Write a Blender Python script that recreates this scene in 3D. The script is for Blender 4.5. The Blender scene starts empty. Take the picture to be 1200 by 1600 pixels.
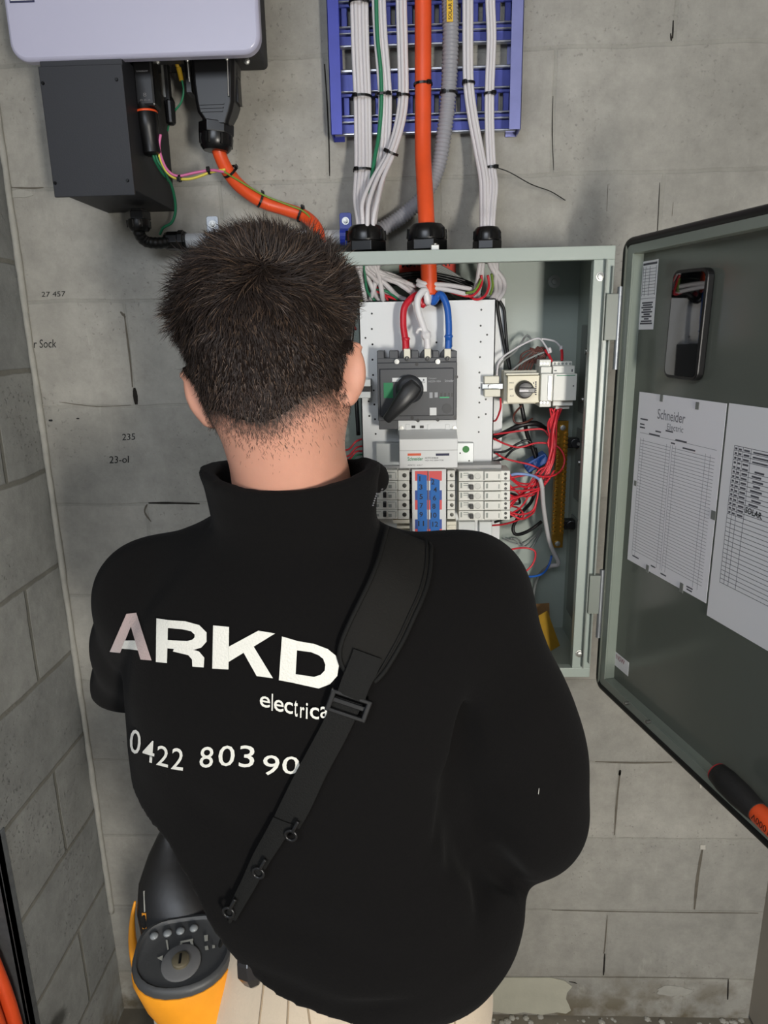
import bpy, bmesh, math, random
import numpy as np
from mathutils import Vector, Matrix
from mathutils.bvhtree import BVHTree

random.seed(7); np.random.seed(7)
C = bpy.context.scene.collection
PI = math.pi

# ------------------------------------------------------------------ camera, world, lights, exposure
F_PX = 1078.04
CAM = Vector((-.26094, -1.35738, 1.64758))
PITCH, YAW, ROLL = .253514, -.0371906, -.0195841


def cam_axes():
    cp, sp = math.cos(PITCH), math.sin(PITCH)
    cy, sy = math.cos(YAW), math.sin(YAW)
    fwd = Vector((sy * cp, cy * cp, -sp))
    r0 = Vector((cy, -sy, 0))
    u0 = r0.cross(fwd)
    right = math.cos(ROLL) * r0 + math.sin(ROLL) * u0
    return right, right.cross(fwd), fwd


RI, UP, FW = cam_axes()
cd = bpy.data.cameras.new('camera')
cam = bpy.data.objects.new('camera', cd); C.objects.link(cam)
M = Matrix((RI, UP, -FW)).transposed().to_4x4(); M.translation = CAM
cam.matrix_world = M
cd.sensor_fit = 'VERTICAL'; cd.sensor_height = 36; cd.lens = 36 * F_PX / 1600
cd.clip_start = .02
bpy.context.scene.camera = cam

sc = bpy.context.scene
sc.view_settings.view_transform = 'Standard'
sc.view_settings.look = 'None'
sc.view_settings.gamma = 1
sc.view_settings.use_curve_mapping = False
sc.view_settings.exposure = 0.5

w = bpy.data.worlds.new('world'); sc.world = w; w.use_nodes = True
w.node_tree.nodes['Background'].inputs[0].default_value = (.80, .90, 1.0, 1)
w.node_tree.nodes['Background'].inputs[1].default_value = .20


def area(name, loc, target, sx, sy, power, col):
    l = bpy.data.lights.new(name, 'AREA'); l.shape = 'RECTANGLE'; l.size = sx; l.size_y = sy
    l.energy = power; l.color = col
    o = bpy.data.objects.new(name, l); C.objects.link(o); o.location = loc
    d = Vector(target) - Vector(loc)
    o.rotation_euler = d.to_track_quat('-Z', 'Y').to_euler()
    return o


area('warm_key_right', (.62, -2.5, 1.30), (.0, 0, .95), .45, .45, 68, (1.0, .955, .875))  # warm key light from low right; its source is unseen
area('daylight_fill_left', (-.8, -2.6, 2.55), (-.3, 0, 1.6), 1.2, .7, 19, (.84, .90, 1.0))  # cool daylight fill from upper left, source out of view


# ------------------------------------------------------------------ helpers
def ray(px, py):
    return FW + RI * ((px - 600) / F_PX) - UP * ((py - 800) / F_PX)


def U(px, py, Y):
    """photo pixel -> point on the vertical plane y = Y"""
    d = ray(px, py)
    return CAM + d * ((Y - CAM.y) / d.y)


def lin(c):
    return tuple(((v / 255) / 12.92 if v / 255 <= .04045 else ((v / 255 + .055) / 1.055) ** 2.4) for v in c)


MATS = {}


def mat(name, rgb, rough=.5, metal=0, bump=None, var=None, spec=.5, coat=0, trans=0, emis=None, sheen=0):
    """bump=(scale,strength) noise; var=(scale,amount) colour mottling"""
    if name in MATS: return MATS[name]
    m = bpy.data.materials.new(name); m.use_nodes = True
    nt = m.node_tree; b = nt.nodes['Principled BSDF']
    col = (*lin(rgb), 1)
    b.inputs['Base Color'].default_value = col
    b.inputs['Roughness'].default_value = rough
    b.inputs['Metallic'].default_value = metal
    b.inputs['Specular IOR Level'].default_value = spec
    b.inputs['Coat Weight'].default_value = coat
    if trans: b.inputs['Transmission Weight'].default_value = trans
    if sheen: b.inputs['Sheen Weight'].default_value = sheen; b.inputs['Sheen Roughness'].default_value = .6
    if bump or var:
        tc = nt.nodes.new('ShaderNodeTexCoord')
    if var:
        n = nt.nodes.new('ShaderNodeTexNoise'); n.inputs['Scale'].default_value = var[0]; n.inputs['Detail'].default_value = 6
        nt.links.new(tc.outputs['Object'], n.inputs['Vector'])
        mr = nt.nodes.new('ShaderNodeMapRange'); mr.inputs[1].default_value = .3; mr.inputs[2].default_value = .7
        mr.inputs[3].default_value = 1 - var[1]; mr.inputs[4].default_value = 1 + var[1]
        nt.links.new(n.outputs[0], mr.inputs[0])
        mx = nt.nodes.new('ShaderNodeMix'); mx.data_type = 'RGBA'; mx.blend_type = 'MULTIPLY'; mx.inputs[0].default_value = 1
        mx.inputs[6].default_value = col
        nt.links.new(mr.outputs[0], mx.inputs[7]); nt.links.new(mx.outputs[2], b.inputs['Base Color'])
    if bump:
        n2 = nt.nodes.new('ShaderNodeTexNoise'); n2.inputs['Scale'].default_value = bump[0]; n2.inputs['Detail'].default_value = 4
        nt.links.new(tc.outputs['Object'], n2.inputs['Vector'])
        bp = nt.nodes.new('ShaderNodeBump'); bp.inputs['Strength'].default_value = bump[1]; bp.inputs['Distance'].default_value = .002
        nt.links.new(n2.outputs[0], bp.inputs['Height']); nt.links.new(bp.outputs[0], b.inputs['Normal'])
    MATS[name] = m
    return m


class MB:
    def __init__(s): s.v = []; s.f = []; s.m = []

    def add(s, vs, fs, mi=0):
        n = len(s.v)
        s.v += [Vector(p) for p in vs]
        s.f += [tuple(i + n for i in f) for f in fs]
        s.m += [mi] * len(fs)
        return s

    def hexa(s, c, mi=0):  # 8 corners: 4 bottom loop, 4 top loop
        return s.add(c, [(3, 2, 1, 0), (4, 5, 6, 7), (0, 1, 5, 4), (1, 2, 6, 5), (2, 3, 7, 6), (3, 0, 4, 7)], mi)

    def box(s, a, b, mi=0):
        x0, x1 = sorted((a[0], b[0])); y0, y1 = sorted((a[1], b[1])); z0, z1 = sorted((a[2], b[2]))
        return s.hexa([(x0, y0, z0), (x1, y0, z0), (x1, y1, z0), (x0, y1, z0), (x0, y0, z1), (x1, y0, z1), (x1, y1, z1), (x0, y1, z1)], mi)

    def obox(s, o, ax, ay, az, a, b, mi=0):
        """box in a local frame"""
        P = lambda x, y, z: o + ax * x + ay * y + az * z
        return s.hexa([P(a[0], a[1], a[2]), P(b[0], a[1], a[2]), P(b[0], b[1], a[2]), P(a[0], b[1], a[2]),
                       P(a[0], a[1], b[2]), P(b[0], a[1], b[2]), P(b[0], b[1], b[2]), P(a[0], b[1], b[2])], mi)

    def cyl(s, a, b, r, r2=None, n=20, mi=0):
        a = Vector(a); b = Vector(b); r2 = r if r2 is None else r2
        return s.lathe(a, (b - a).normalized(), [(0, r), ((b - a).length, r2)], n, mi)

    def lathe(s, o, d, prof, n=20, mi=0, cap=True, ph=0):
        o = Vector(o); d = Vector(d).normalized()
        t = Vector((0, 0, 1)) if abs(d.z) < .9 else Vector((1, 0, 0))
        e1 = d.cross(t).normalized(); e2 = d.cross(e1)
        vs = []; fs = []
        for (h, r) in prof:
            for k in range(n):
                an = 2 * PI * k / n + ph
                vs.append(o + d * h + (e1 * math.cos(an) + e2 * math.sin(an)) * r)
        for i in range(len(prof) - 1):
            for k in range(n):
                k2 = (k + 1) % n
                fs.append((i * n + k, i * n + k2, (i + 1) * n + k2, (i + 1) * n + k))
        if cap:
            fs.append(tuple(range(n))[::-1]); fs.append(tuple((len(prof) - 1) * n + k for k in range(n)))
        return s.add(vs, fs, mi)

    def prism(s, poly, d, mi=0):
        """poly: list of 3-D points (planar), extruded by vector d"""
        n = len(poly); d = Vector(d)
        vs = [Vector(p) for p in poly] + [Vector(p) + d for p in poly]
        fs = [tuple(range(n))[::-1], tuple(range(n, 2 * n))] + [(k, (k + 1) % n, n + (k + 1) % n, n + k) for k in range(n)]
        return s.add(vs, fs, mi)

    def tube(s, pts, r, n=10, sub=6, mi=0, rf=None, flat=None, closed=False):
        P = smooth(pts, sub, closed) if sub > 1 else [Vector(p) for p in pts]
        N = len(P); vs = []; fs = []
        up = None
        for i, p in enumerate(P):
            if closed: t = P[(i + 1) % N] - P[i - 1]
            else: t = P[min(i + 1, N - 1)] - P[max(i - 1, 0)]
            t = t.normalized() if t.length > 1e-9 else Vector((0, 0, 1))
            if up is None:
                up = t.cross(Vector((0, 1, 0)))
                if up.length < .1: up = t.cross(Vector((1, 0, 0)))
                up.normalize()
            up = (up - t * up.dot(t)).normalized()
            e2 = t.cross(up)
            rr = r if rf is None else rf(i, N)
            for k in range(n):
                an = 2 * PI * k / n
                vs.append(p + up * math.cos(an) * rr * (flat or 1) + e2 * math.sin(an) * rr)
        for i in range(N if closed else N - 1):
            for k in range(n):
                k2 = (k + 1) % n; i2 = (i + 1) % N
                fs.append((i * n + k, i * n + k2, i2 * n + k2, i2 * n + k))
        if not closed:
            fs.append(tuple(range(n))[::-1]); fs.append(tuple((N - 1) * n + k for k in range(n)))
        return s.add(vs, fs, mi)


def smooth(pts, sub, closed=False):
    P = [Vector(p) for p in pts]; n = len(P); out = []
    seg = n if closed else n - 1
    for i in range(seg):
        if closed: p0, p1, p2, p3 = P[i - 1], P[i], P[(i + 1) % n], P[(i + 2) % n]
        else: p0, p1, p2, p3 = P[max(i - 1, 0)], P[i], P[i + 1], P[min(i + 2, n - 1)]
        for j in range(sub):
            t = j / sub
            out.append(.5 * ((2 * p1) + (p2 - p0) * t + (2 * p0 - 5 * p1 + 4 * p2 - p3) * t * t + (3 * p1 - p0 - 3 * p2 + p3) * t ** 3))
    if not closed: out.append(P[-1])
    return out


WL = {}


def obj(name, mb, m, parent=None, bevel=0, smooth_=False, label=None, kind=None, seg=2, auto=None):
    if isinstance(mb, MB): V, Fs, MI = mb.v, mb.f, mb.m
    else: V, Fs = mb; MI = None
    A = np.array([tuple(p) for p in V], dtype=np.float64)
    o0 = Vector(((A[:, 0].min() + A[:, 0].max()) / 2, (A[:, 1].min() + A[:, 1].max()) / 2, A[:, 2].min()))
    A = A - np.array(o0)
    me = bpy.data.meshes.new(name)
    me.from_pydata(A.tolist(), [], Fs if isinstance(Fs, list) else Fs.tolist())
    ms = m if isinstance(m, (list, tuple)) else [m]
    for x in ms: me.materials.append(x)
    if MI and len(ms) > 1: me.polygons.foreach_set('material_index', MI)
    if smooth_: me.polygons.foreach_set('use_smooth', [True] * len(me.polygons))
    bm = bmesh.new(); bm.from_mesh(me); bmesh.ops.recalc_face_normals(bm, faces=bm.faces); bm.to_mesh(me); bm.free()
    if auto: me.set_sharp_from_angle(angle=math.radians(auto))
    me.update()
    o = bpy.data.objects.new(name, me); C.objects.link(o)
    if parent is not None:
        o.parent = parent; o.location = o0 - WL[parent.name]
    else: o.location = o0
    WL[o.name] = o0
    if bevel:
        b = o.modifiers.new('bevel', 'BEVEL'); b.width = bevel; b.segments = seg; b.limit_method = 'ANGLE'; b.angle_limit = math.radians(40)
    if label: o['label'] = label
    if kind: o['kind'] = kind
    return o


def tag(o, label, cat, group=None):
    o['label'] = label; o['category'] = cat
    if group: o['group'] = group
    return o


def thing(name, label, cat, loc, group=None):
    o = bpy.data.objects.new(name, None); C.objects.link(o); o.location = loc; o.empty_display_size = .05
    WL[o.name] = Vector(loc)
    return tag(o, label, cat, group)


def struct(name, mb, m, parent=None, **k):
    o = obj(name, mb, m, parent, **k); o['kind'] = 'structure'
    return o


# text -> flat polygons in a unit square
TXT = {}


def text_geo(s, bold=0.0, sp=1.0):
    key = (s, bold, sp)
    if key in TXT: return TXT[key]
    cu = bpy.data.curves.new('t', 'FONT'); cu.body = s; cu.offset = bold; cu.resolution_u = 3; cu.space_character = sp
    o = bpy.data.objects.new('t', cu); C.objects.link(o)
    bpy.context.view_layer.update()
    me = bpy.data.meshes.new_from_object(o.evaluated_get(bpy.context.evaluated_depsgraph_get()))
    V = [(v.co.x, v.co.y) for v in me.vertices]; Fs = [tuple(p.vertices) for p in me.polygons]
    bpy.data.objects.remove(o); bpy.data.curves.remove(cu); bpy.data.meshes.remove(me)
    xs = [v[0] for v in V]; ys = [v[1] for v in V]
    x0, x1, y0, y1 = min(xs), max(xs), min(ys), max(ys)
    V = [((x - x0) / max(x1 - x0, 1e-6), (y - y0) / max(y1 - y0, 1e-6)) for x, y in V]
    TXT[key] = (V, Fs)
    return TXT[key]


def put_text(mb, s, bl, br, tl, off=Vector((0, 0, 0)), bold=0, mi=0, sp=1.0):
    V, Fs = text_geo(s, bold, sp)
    bl, br, tl = Vector(bl), Vector(br), Vector(tl)
    mb.add([bl + (br - bl) * x + (tl - bl) * y + off for x, y in V], Fs, mi)
    return mb


def txt_front(mb, s, px0, py0, px1, py1, Y, bold=0, mi=0):
    """lettering on a plane facing the room, px box = its place"""
    a = U(px0, py1, Y); b = U(px1, py1, Y); t = U(px0, py0, Y)
    return put_text(mb, s, a, (b.x, Y, a.z), (a.x, Y, t.z), bold=bold, mi=mi)


def rect(px0, py0, px1, py1, Y):
    """axis aligned x0,x1,z0,z1 for a pixel box whose face lies at y=Y"""
    pts = [U(px0, py0, Y), U(px1, py0, Y), U(px0, py1, Y), U(px1, py1, Y)]
    return ((pts[0].x + pts[2].x) / 2, (pts[1].x + pts[3].x) / 2, (pts[2].z + pts[3].z) / 2, (pts[0].z + pts[1].z) / 2)


def pbox(mb, px0, py0, px1, py1, Y, Yb, mi=0):
    x0, x1, z0, z1 = rect(px0, py0, px1, py1, Y)
    return mb.box((x0, Y, z0), (x1, Yb, z1), mi)


def route(pts):
    return [U(*p) for p in pts]


# ------------------------------------------------------------------ signed distance modelling (numpy)
class Field:
    def __init__(s, lo, hi, h):
        s.lo = np.array(lo, float); s.h = h
        n = np.ceil((np.array(hi) - s.lo) / h).astype(int) + 1
        s.ax = [s.lo[i] + h * np.arange(n[i]) for i in range(3)]
        s.F = np.full(n, 1.0, np.float32)

    def sl(s, lo, hi):
        r = []
        for i in range(3):
            a = int(max(0, math.floor((lo[i] - s.lo[i]) / s.h))); b = int(min(len(s.ax[i]), math.ceil((hi[i] - s.lo[i]) / s.h) + 1))
            r.append(slice(a, max(b, a + 1)))
        X, Y, Z = np.meshgrid(s.ax[0][r[0]], s.ax[1][r[1]], s.ax[2][r[2]], indexing='ij')
        return tuple(r), X, Y, Z

    def op(s, lo, hi, fn, k=.01, mode='add'):
        r, X, Y, Z = s.sl(lo, hi)
        d = fn(X, Y, Z); A = s.F[r]
        if mode == 'add':
            hh = np.clip(.5 + .5 * (A - d) / k, 0, 1); s.F[r] = A * (1 - hh) + d * hh - k * hh * (1 - hh)
        elif mode == 'sub':
            d = -d
            hh = np.clip(.5 - .5 * (A - d) / k, 0, 1); s.F[r] = A * (1 - hh) + d * hh + k * hh * (1 - hh)
        elif mode == 'raw': s.F[r] = A + d
        elif mode == 'max': s.F[r] = np.maximum(A, d)

    def cone(s, a, b, ra, rb, k=.01, mode='add'):
        a = np.array(a, float); b = np.array(b, float); R = max(ra, rb) + 3 * k + .01
        lo = np.minimum(a, b) - R; hi = np.maximum(a, b) + R
        ab = b - a; L = ab @ ab

        def fn(X, Y, Z):
            t = np.clip(((X - a[0]) * ab[0] + (Y - a[1]) * ab[1] + (Z - a[2]) * ab[2]) / max(L, 1e-12), 0, 1)
            return np.sqrt((X - a[0] - t * ab[0]) ** 2 + (Y - a[1] - t * ab[1]) ** 2 + (Z - a[2] - t * ab[2]) ** 2) - (ra + (rb - ra) * t)
        s.op(lo, hi, fn, k, mode)

    def ell(s, c, r, Rm=None, k=.01, mode='add'):
        c = np.array(c, float); r = np.array(r, float); Rm = np.eye(3) if Rm is None else np.array(Rm)
        E = max(r) + 3 * k + .01

        def fn(X, Y, Z):
            x, y, z = X - c[0], Y - c[1], Z - c[2]
            u = (Rm[0, 0] * x + Rm[1, 0] * y + Rm[2, 0] * z) / r[0]
            v = (Rm[0, 1] * x + Rm[1, 1] * y + Rm[2, 1] * z) / r[1]
            w_ = (Rm[0, 2] * x + Rm[1, 2] * y + Rm[2, 2] * z) / r[2]
            q = np.sqrt(u * u + v * v + w_ * w_)
            g = np.sqrt((u / r[0]) ** 2 + (v / r[1]) ** 2 + (w_ / r[2]) ** 2) + 1e-6
            return q * (q - 1) / g
        s.op(c - E, c + E, fn, k, mode)

    def crease(s, a, b, r, depth):
        a = np.array(a, float); b = np.array(b, float); ab = b - a; L = ab @ ab; R = r * 2.6

        def fn(X, Y, Z):
            t = np.clip(((X - a[0]) * ab[0] + (Y - a[1]) * ab[1] + (Z - a[2]) * ab[2]) / L, 0, 1)
            d2 = (X - a[0] - t * ab[0]) ** 2 + (Y - a[1] - t * ab[1]) ** 2 + (Z - a[2] - t * ab[2]) ** 2
            return depth * np.exp(-d2 / (r * r)) * np.sin(PI * np.clip(t * .9 + .05, 0, 1)) ** .5
        s.op(np.minimum(a, b) - R, np.maximum(a, b) + R, fn, mode='raw')

    def mesh(s):
        Fv = s.F.astype(np.float32); S = Fv < 0
        nx, ny, nz = Fv.shape
        cnt = np.zeros((nx - 1, ny - 1, nz - 1), np.uint8)
        for i in (0, 1):
            for j in (0, 1):
                for k in (0, 1): cnt += S[i:nx - 1 + i, j:ny - 1 + j, k:nz - 1 + k]
        act = (cnt > 0) & (cnt < 8)
        idx = np.full(act.shape, -1, np.int64); ii = np.argwhere(act); idx[act] = np.arange(len(ii))
        acc = np.zeros((len(ii), 3)); num = np.zeros(len(ii))
        cor = [(i, j, k) for i in (0, 1) for j in (0, 1) for k in (0, 1)]
        val = {c: Fv[ii[:, 0] + c[0], ii[:, 1] + c[1], ii[:, 2] + c[2]].astype(float) for c in cor}
        for c in cor:
            for a in range(3):
                if c[a] == 0:
                    c2 = list(c); c2[a] = 1; c2 = tuple(c2)
                    A, B = val[c], val[c2]; mk = (A < 0) != (B < 0)
                    t = np.where(mk, A / np.where(np.abs(A - B) < 1e-12, 1, A - B), 0)
                    p = np.tile(np.array(c, float), (len(ii), 1)); p[:, a] += t
                    acc += p * mk[:, None]; num += mk
        V = s.lo + s.h * (ii + acc / num[:, None])
        faces = []
        for a in range(3):
            b, c = (a + 1) % 3, (a + 2) % 3
            sl0 = [slice(None)] * 3; sl1 = [slice(None)] * 3
            sl0[a] = slice(0, -1); sl1[a] = slice(1, None)
            for q in (b, c): sl0[q] = slice(1, -1); sl1[q] = slice(1, -1)
            A = S[tuple(sl0)]; B = S[tuple(sl1)]
            e = np.argwhere(A != B)
            fl = A[e[:, 0], e[:, 1], e[:, 2]]
            g = e.copy(); g[:, b] += 1; g[:, c] += 1

            def cell(db, dc):
                h = g.copy(); h[:, b] += db; h[:, c] += dc
                return idx[h[:, 0], h[:, 1], h[:, 2]]
            Q = np.stack([cell(-1, -1), cell(0, -1), cell(0, 0), cell(-1, 0)], 1)
            Q = np.where(fl[:, None], Q, Q[:, ::-1])
            faces.append(Q)
        return V, np.concatenate(faces)


def sdf_obj(name, fld, m, parent, **k):
    V, Q = fld.mesh()
    me = bpy.data.meshes.new(name)
    A = V
    o0 = Vector(((A[:, 0].min() + A[:, 0].max()) / 2, (A[:, 1].min() + A[:, 1].max()) / 2, A[:, 2].min()))
    B = (A - np.array(o0)).astype(np.float32)
    me.vertices.add(len(B)); me.vertices.foreach_set('co', B.ravel())
    me.loops.add(Q.size); me.loops.foreach_set('vertex_index', Q.ravel().astype(np.int32))
    me.polygons.add(len(Q)); me.polygons.foreach_set('loop_start', np.arange(0, Q.size, 4, dtype=np.int32))
    try: me.polygons.foreach_set('loop_total', np.full(len(Q), 4, np.int32))
    except Exception: pass
    me.update(calc_edges=True); me.validate()
    for x in (m if isinstance(m, (list, tuple)) else [m]): me.materials.append(x)
    me.polygons.foreach_set('use_smooth', [True] * len(me.polygons))
    o = bpy.data.objects.new(name, me); C.objects.link(o)
    if parent is not None: o.parent = parent; o.location = o0 - WL[parent.name]
    else: o.location = o0
    WL[o.name] = o0
    return o, V, Q


# ------------------------------------------------------------------ the room
def block_mat(name, axis, zoff, xoff, c1, c2, cm, bumpd=.6, ms=.0042):
    m = bpy.data.materials.new(name); m.use_nodes = True; nt = m.node_tree; L = nt.links.new
    b = nt.nodes['Principled BSDF']; b.inputs['Roughness'].default_value = .9; b.inputs['Specular IOR Level'].default_value = .25
    geo = nt.nodes.new('ShaderNodeNewGeometry')
    sep = nt.nodes.new('ShaderNodeSeparateXYZ'); L(geo.outputs['Position'], sep.inputs[0])

    def nse(sc_, det=5, rough=.55, vec=None):
        n = nt.nodes.new('ShaderNodeTexNoise'); n.inputs['Scale'].default_value = sc_; n.inputs['Detail'].default_value = det
        n.inputs['Roughness'].default_value = rough
        L(vec or geo.outputs['Position'], n.inputs['Vector']); return n.outputs[0]

    def mth(op, a, b_=None, c=None):
        n = nt.nodes.new('ShaderNodeMath'); n.operation = op
        for i, v in enumerate((a, b_, c)):
            if v is None: continue
            if isinstance(v, (int, float)): n.inputs[i].default_value = v
            else: L(v, n.inputs[i])
        return n.outputs[0]

    def mix(f, a, b_, bt='MIX'):
        n = nt.nodes.new('ShaderNodeMix'); n.data_type = 'RGBA'; n.blend_type = bt
        for s_, v in ((0, f), (6, a), (7, b_)):
            if isinstance(v, (int, float)): n.inputs[s_].default_value = v
            elif isinstance(v, tuple): n.inputs[s_].default_value = (*v, 1) if len(v) == 3 else v
            else: L(v, n.inputs[s_])
        return n.outputs[2]

    def rng(v, a, b_, c=0., d=1.):
        n = nt.nodes.new('ShaderNodeMapRange'); L(v, n.inputs[0])
        for i, q in enumerate((a, b_, c, d)): n.inputs[i + 1].default_value = q
        return n.outputs[0]
    wob = mth('MULTIPLY', mth('SUBTRACT', nse(9, 3), .5), .012)
    wob2 = mth('MULTIPLY', mth('SUBTRACT', nse(7.3, 3), .5), .014)
    u = mth('ADD', mth('SUBTRACT', sep.outputs[axis], xoff), wob)
    v = mth('ADD', mth('SUBTRACT', sep.outputs[2], zoff), wob2)
    cb = nt.nodes.new('ShaderNodeCombineXYZ'); L(u, cb.inputs[0]); L(v, cb.inputs[1])
    br = nt.nodes.new('ShaderNodeTexBrick'); L(cb.outputs[0], br.inputs[0])
    br.offset = .5; br.offset_frequency = 2
    br.inputs['Scale'].default_value = 1; br.inputs['Brick Width'].default_value = .4; br.inputs['Row Height'].default_value = .2
    br.inputs['Mortar Size'].default_value = ms; br.inputs['Mortar Smooth'].default_value = .5; br.inputs['Bias'].default_value = 0
    br.inputs['Color1'].default_value = (*lin(c1), 1); br.inputs['Color2'].default_value = (*lin(c2), 1); br.inputs['Mortar'].default_value = (*lin(cm), 1)
    col = br.outputs[0]
    big = rng(nse(2.3, 6, .6), .35, .68, .80, 1.18)
    col = mix(1., col, big, 'MULTIPLY')
    mid = rng(nse(16, 8, .75), .32, .7, .82, 1.15); col = mix(1., col, mid, 'MULTIPLY')
    # pits: sparse dark specks and worm holes
    pits = rng(nse(130, 3, .6), .60, .70, 0, 1)
    zone = rng(nse(5, 3), .45, .62, 0, 1)
    col = mix(mth('MULTIPLY', mth('MULTIPLY', pits, zone), .38), col, tuple(x * .35 for x in lin(c1)))
    # pale laitance streaks
    st = nt.nodes.new('ShaderNodeMapping'); st.inputs['Scale'].default_value = (1, 1, .35) if axis == 0 else (1, 1, .5)
    L(geo.outputs['Position'], st.inputs[0])
    smear = rng(nse(11, 6, .75, st.outputs[0]), .62, .74, 0, .55)
    col = mix(smear, col, tuple(min(1, x * 1.55) for x in lin(c1)))
    # browner in patches towards the floor
    fz = rng(sep.outputs[2], .02, .16, 1, 0)
    col = mix(mth('MULTIPLY', fz, rng(nse(14, 5), .4, .6)), col, lin((112, 104, 88)))
    L(col, b.inputs['Base Color'])
    h = mth('ADD', mth('MULTIPLY', nse(55, 6, .7), .35), mth('MULTIPLY', br.outputs['Fac'], -.35))
    h = mth('SUBTRACT', h, mth('MULTIPLY', mth('MULTIPLY', pits, zone), .4))
    bp = nt.nodes.new('ShaderNodeBump'); bp.inputs['Strength'].default_value = bumpd; bp.inputs['Distance'].default_value = .004
    L(h, bp.inputs['Height']); L(bp.outputs[0], b.inputs['Normal'])
    return m


m_wallb = block_mat('grey block masonry', 0, .117, .0, (160, 158, 151), (171, 168, 160), (160, 158, 150))
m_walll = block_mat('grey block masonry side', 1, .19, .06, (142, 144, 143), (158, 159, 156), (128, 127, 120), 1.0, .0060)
m_conc = mat('rough concrete', (120, 114, 102), .95, bump=(40, .8), var=(9, .3))
m_paint = mat('pale wall render', (170, 163, 152), .8, bump=(60, .15), var=(5, .05))
m_mortar = mat('pale mortar', (170, 168, 160), .95, bump=(60, .9), var=(30, .12))
m_gap = mat('dark joint gap', (34, 30, 26), 1)
m_gapb = mat('brown joint stain', (104, 98, 88), 1, var=(40, .25))
m_ink = mat('black marker ink', (22, 22, 24), .7)
m_white_smear = mat('white plaster smear', (196, 192, 182), .9, bump=(80, .5))

XL = -.997
wb = struct('wall_back', MB().box((XL, 0, 0), (.575, .12, 2.75)), m_wallb)
wl = struct('wall_left', MB().box((XL - .12, -.335, 0), (XL, .12, 2.75)), m_walll)
wr = struct('wall_right', MB().box((.56, -2.6, .012), (.68, .0, 2.75)), m_paint)
struct('floor', MB().box((-1.9, -3.2, -.1), (.9, .12, 0)), m_conc)
struct('ceiling', MB().box((-1.9, -2.6, 2.75), (.9, .12, 2.85)), m_paint)
# rough cement bead running down the corner of the two walls
mb = MB(); pts = []
for i in range(46):
    z = .3 + i * .05
    pts.append((XL + .006 + random.uniform(-.0006, .0006), -.004 + random.uniform(-.0005, .0005), z))
mb.tube(pts, .007, n=8, sub=3, rf=lambda i, N: .0062 + .0004 * math.sin(i * 1.7) + .0006 * math.sin(i * .37))
struct('trim_1', mb, m_mortar, smooth_=True)
# mortar rubble along the foot of the wall
mb = MB()
for i in range(130):
    x = random.uniform(-.1, .55); y = -abs(random.gauss(0, .02)) - .004; r = random.choice((.002, .003, .003, .004, .006, .009))
    mb.lathe((x, y, -.002), (random.uniform(-.3, .3), random.uniform(-.3, .3), 1), [(0, r), (r * .35, r * .85), (r * .6, r * .35)], n=6, ph=random.random() * 6)
o = obj('mortar_rubble', mb, m_mortar); o['kind'] = 'stuff'; tag(o, 'crumbs of dried mortar scattered along the foot of the block wall', 'rubble')


def joint(pts, wd, m=m_gap):
    """a dark open joint or stain on the back wall, given as wall points"""
    P = route([(a, b, -.0006) for a, b in pts]); vs = []; fs = []
    n = len(P)
    Q = smooth(P, 4)
    for i, p in enumerate(Q):
        t = (Q[min(i + 1, len(Q) - 1)] - Q[max(i - 1, 0)]).normalized(); nrm = Vector((t.z, 0, -t.x))
        ww = wd * (.6 + .4 * math.sin(PI * i / (len(Q) - 1))) * random.uniform(.75, 1.15) / 2
        vs += [p + nrm * ww, p - nrm * ww]
    for i in range(len(Q) - 1): fs.append((2 * i, 2 * i + 1, 2 * i + 3, 2 * i + 2))
    n0 = len(vs)
    struct('mortar_joint', MB().add(vs, fs), m, parent=wb)


joint([(507, 100), (511, 160), (514, 225), (515, 275)], .003)
joint([(864, 150), (863, 210), (865, 266)], .0018)
joint([(1052, 32), (1051, 60)], .003)
joint([(1048, 52), (1049, 64)], .003)
joint([(1031, 285), (1027, 365)], .0018)
joint([(194, 490), (203, 560), (207, 605)], .004, m_gapb)
joint([(210, 606), (213, 632)], .0085)
joint([(188, 487), (196, 496)], .005, m_gapb)
joint([(232, 786), (262, 786), (312, 787)], .0045)
joint([(230, 788), (226, 800), (236, 815)], .004, m_gapb)
joint([(969, 1205), (964, 1250), (960, 1305)], .0045, m_gapb)
joint([(969, 1203), (968, 1212)], .006)
joint([(1098, 1325), (1090, 1370), (1085, 1421)], .007, m_gapb)
joint([(1098, 1323), (1097, 1328)], .008)
joint([(818, 1378), (814, 1400), (812, 1420)], .004, m_gapb)
joint([(949, 1430), (945, 1480), (943, 1490)], .003, m_gapb)
joint([(945, 1490), (943, 1524)], .0045)
joint([(902, 1537), (896, 1535), (889, 1534)], .003)
joint([(1138, 1530), (1137, 1562)], .004)
joint([(860, 1526), (1000, 1527), (1140, 1529)], .0022, m_gapb)
joint([(930, 1190), (990, 1192), (1050, 1191)], .004, m_gapb)
joint([(862, 1422), (1000, 1425), (1185, 1427)], .003, m_gapb)
joint([(92, 628), (150, 635), (205, 633)], .0016, m_gapb)
joint([(15, 293), (50, 294), (68, 293)], .0028, m_gapb)
joint([(950, 288), (948, 330)], .001, m_gapb)
joint([(1052, 316), (1050, 338)], .001, m_gapb)
for (a, b, c_, d) in ((1094, 1320, 1102, 1327), (1093, 1214, 1096, 1231)):
    p = [U(a, b, -.001), U(c_, b, -.001), U(c_, d, -.001), U(a, d, -.001)]
    struct('plaster_smear', MB().prism(p, (0, -.001, 0)), m_white_smear, parent=wb)


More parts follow.
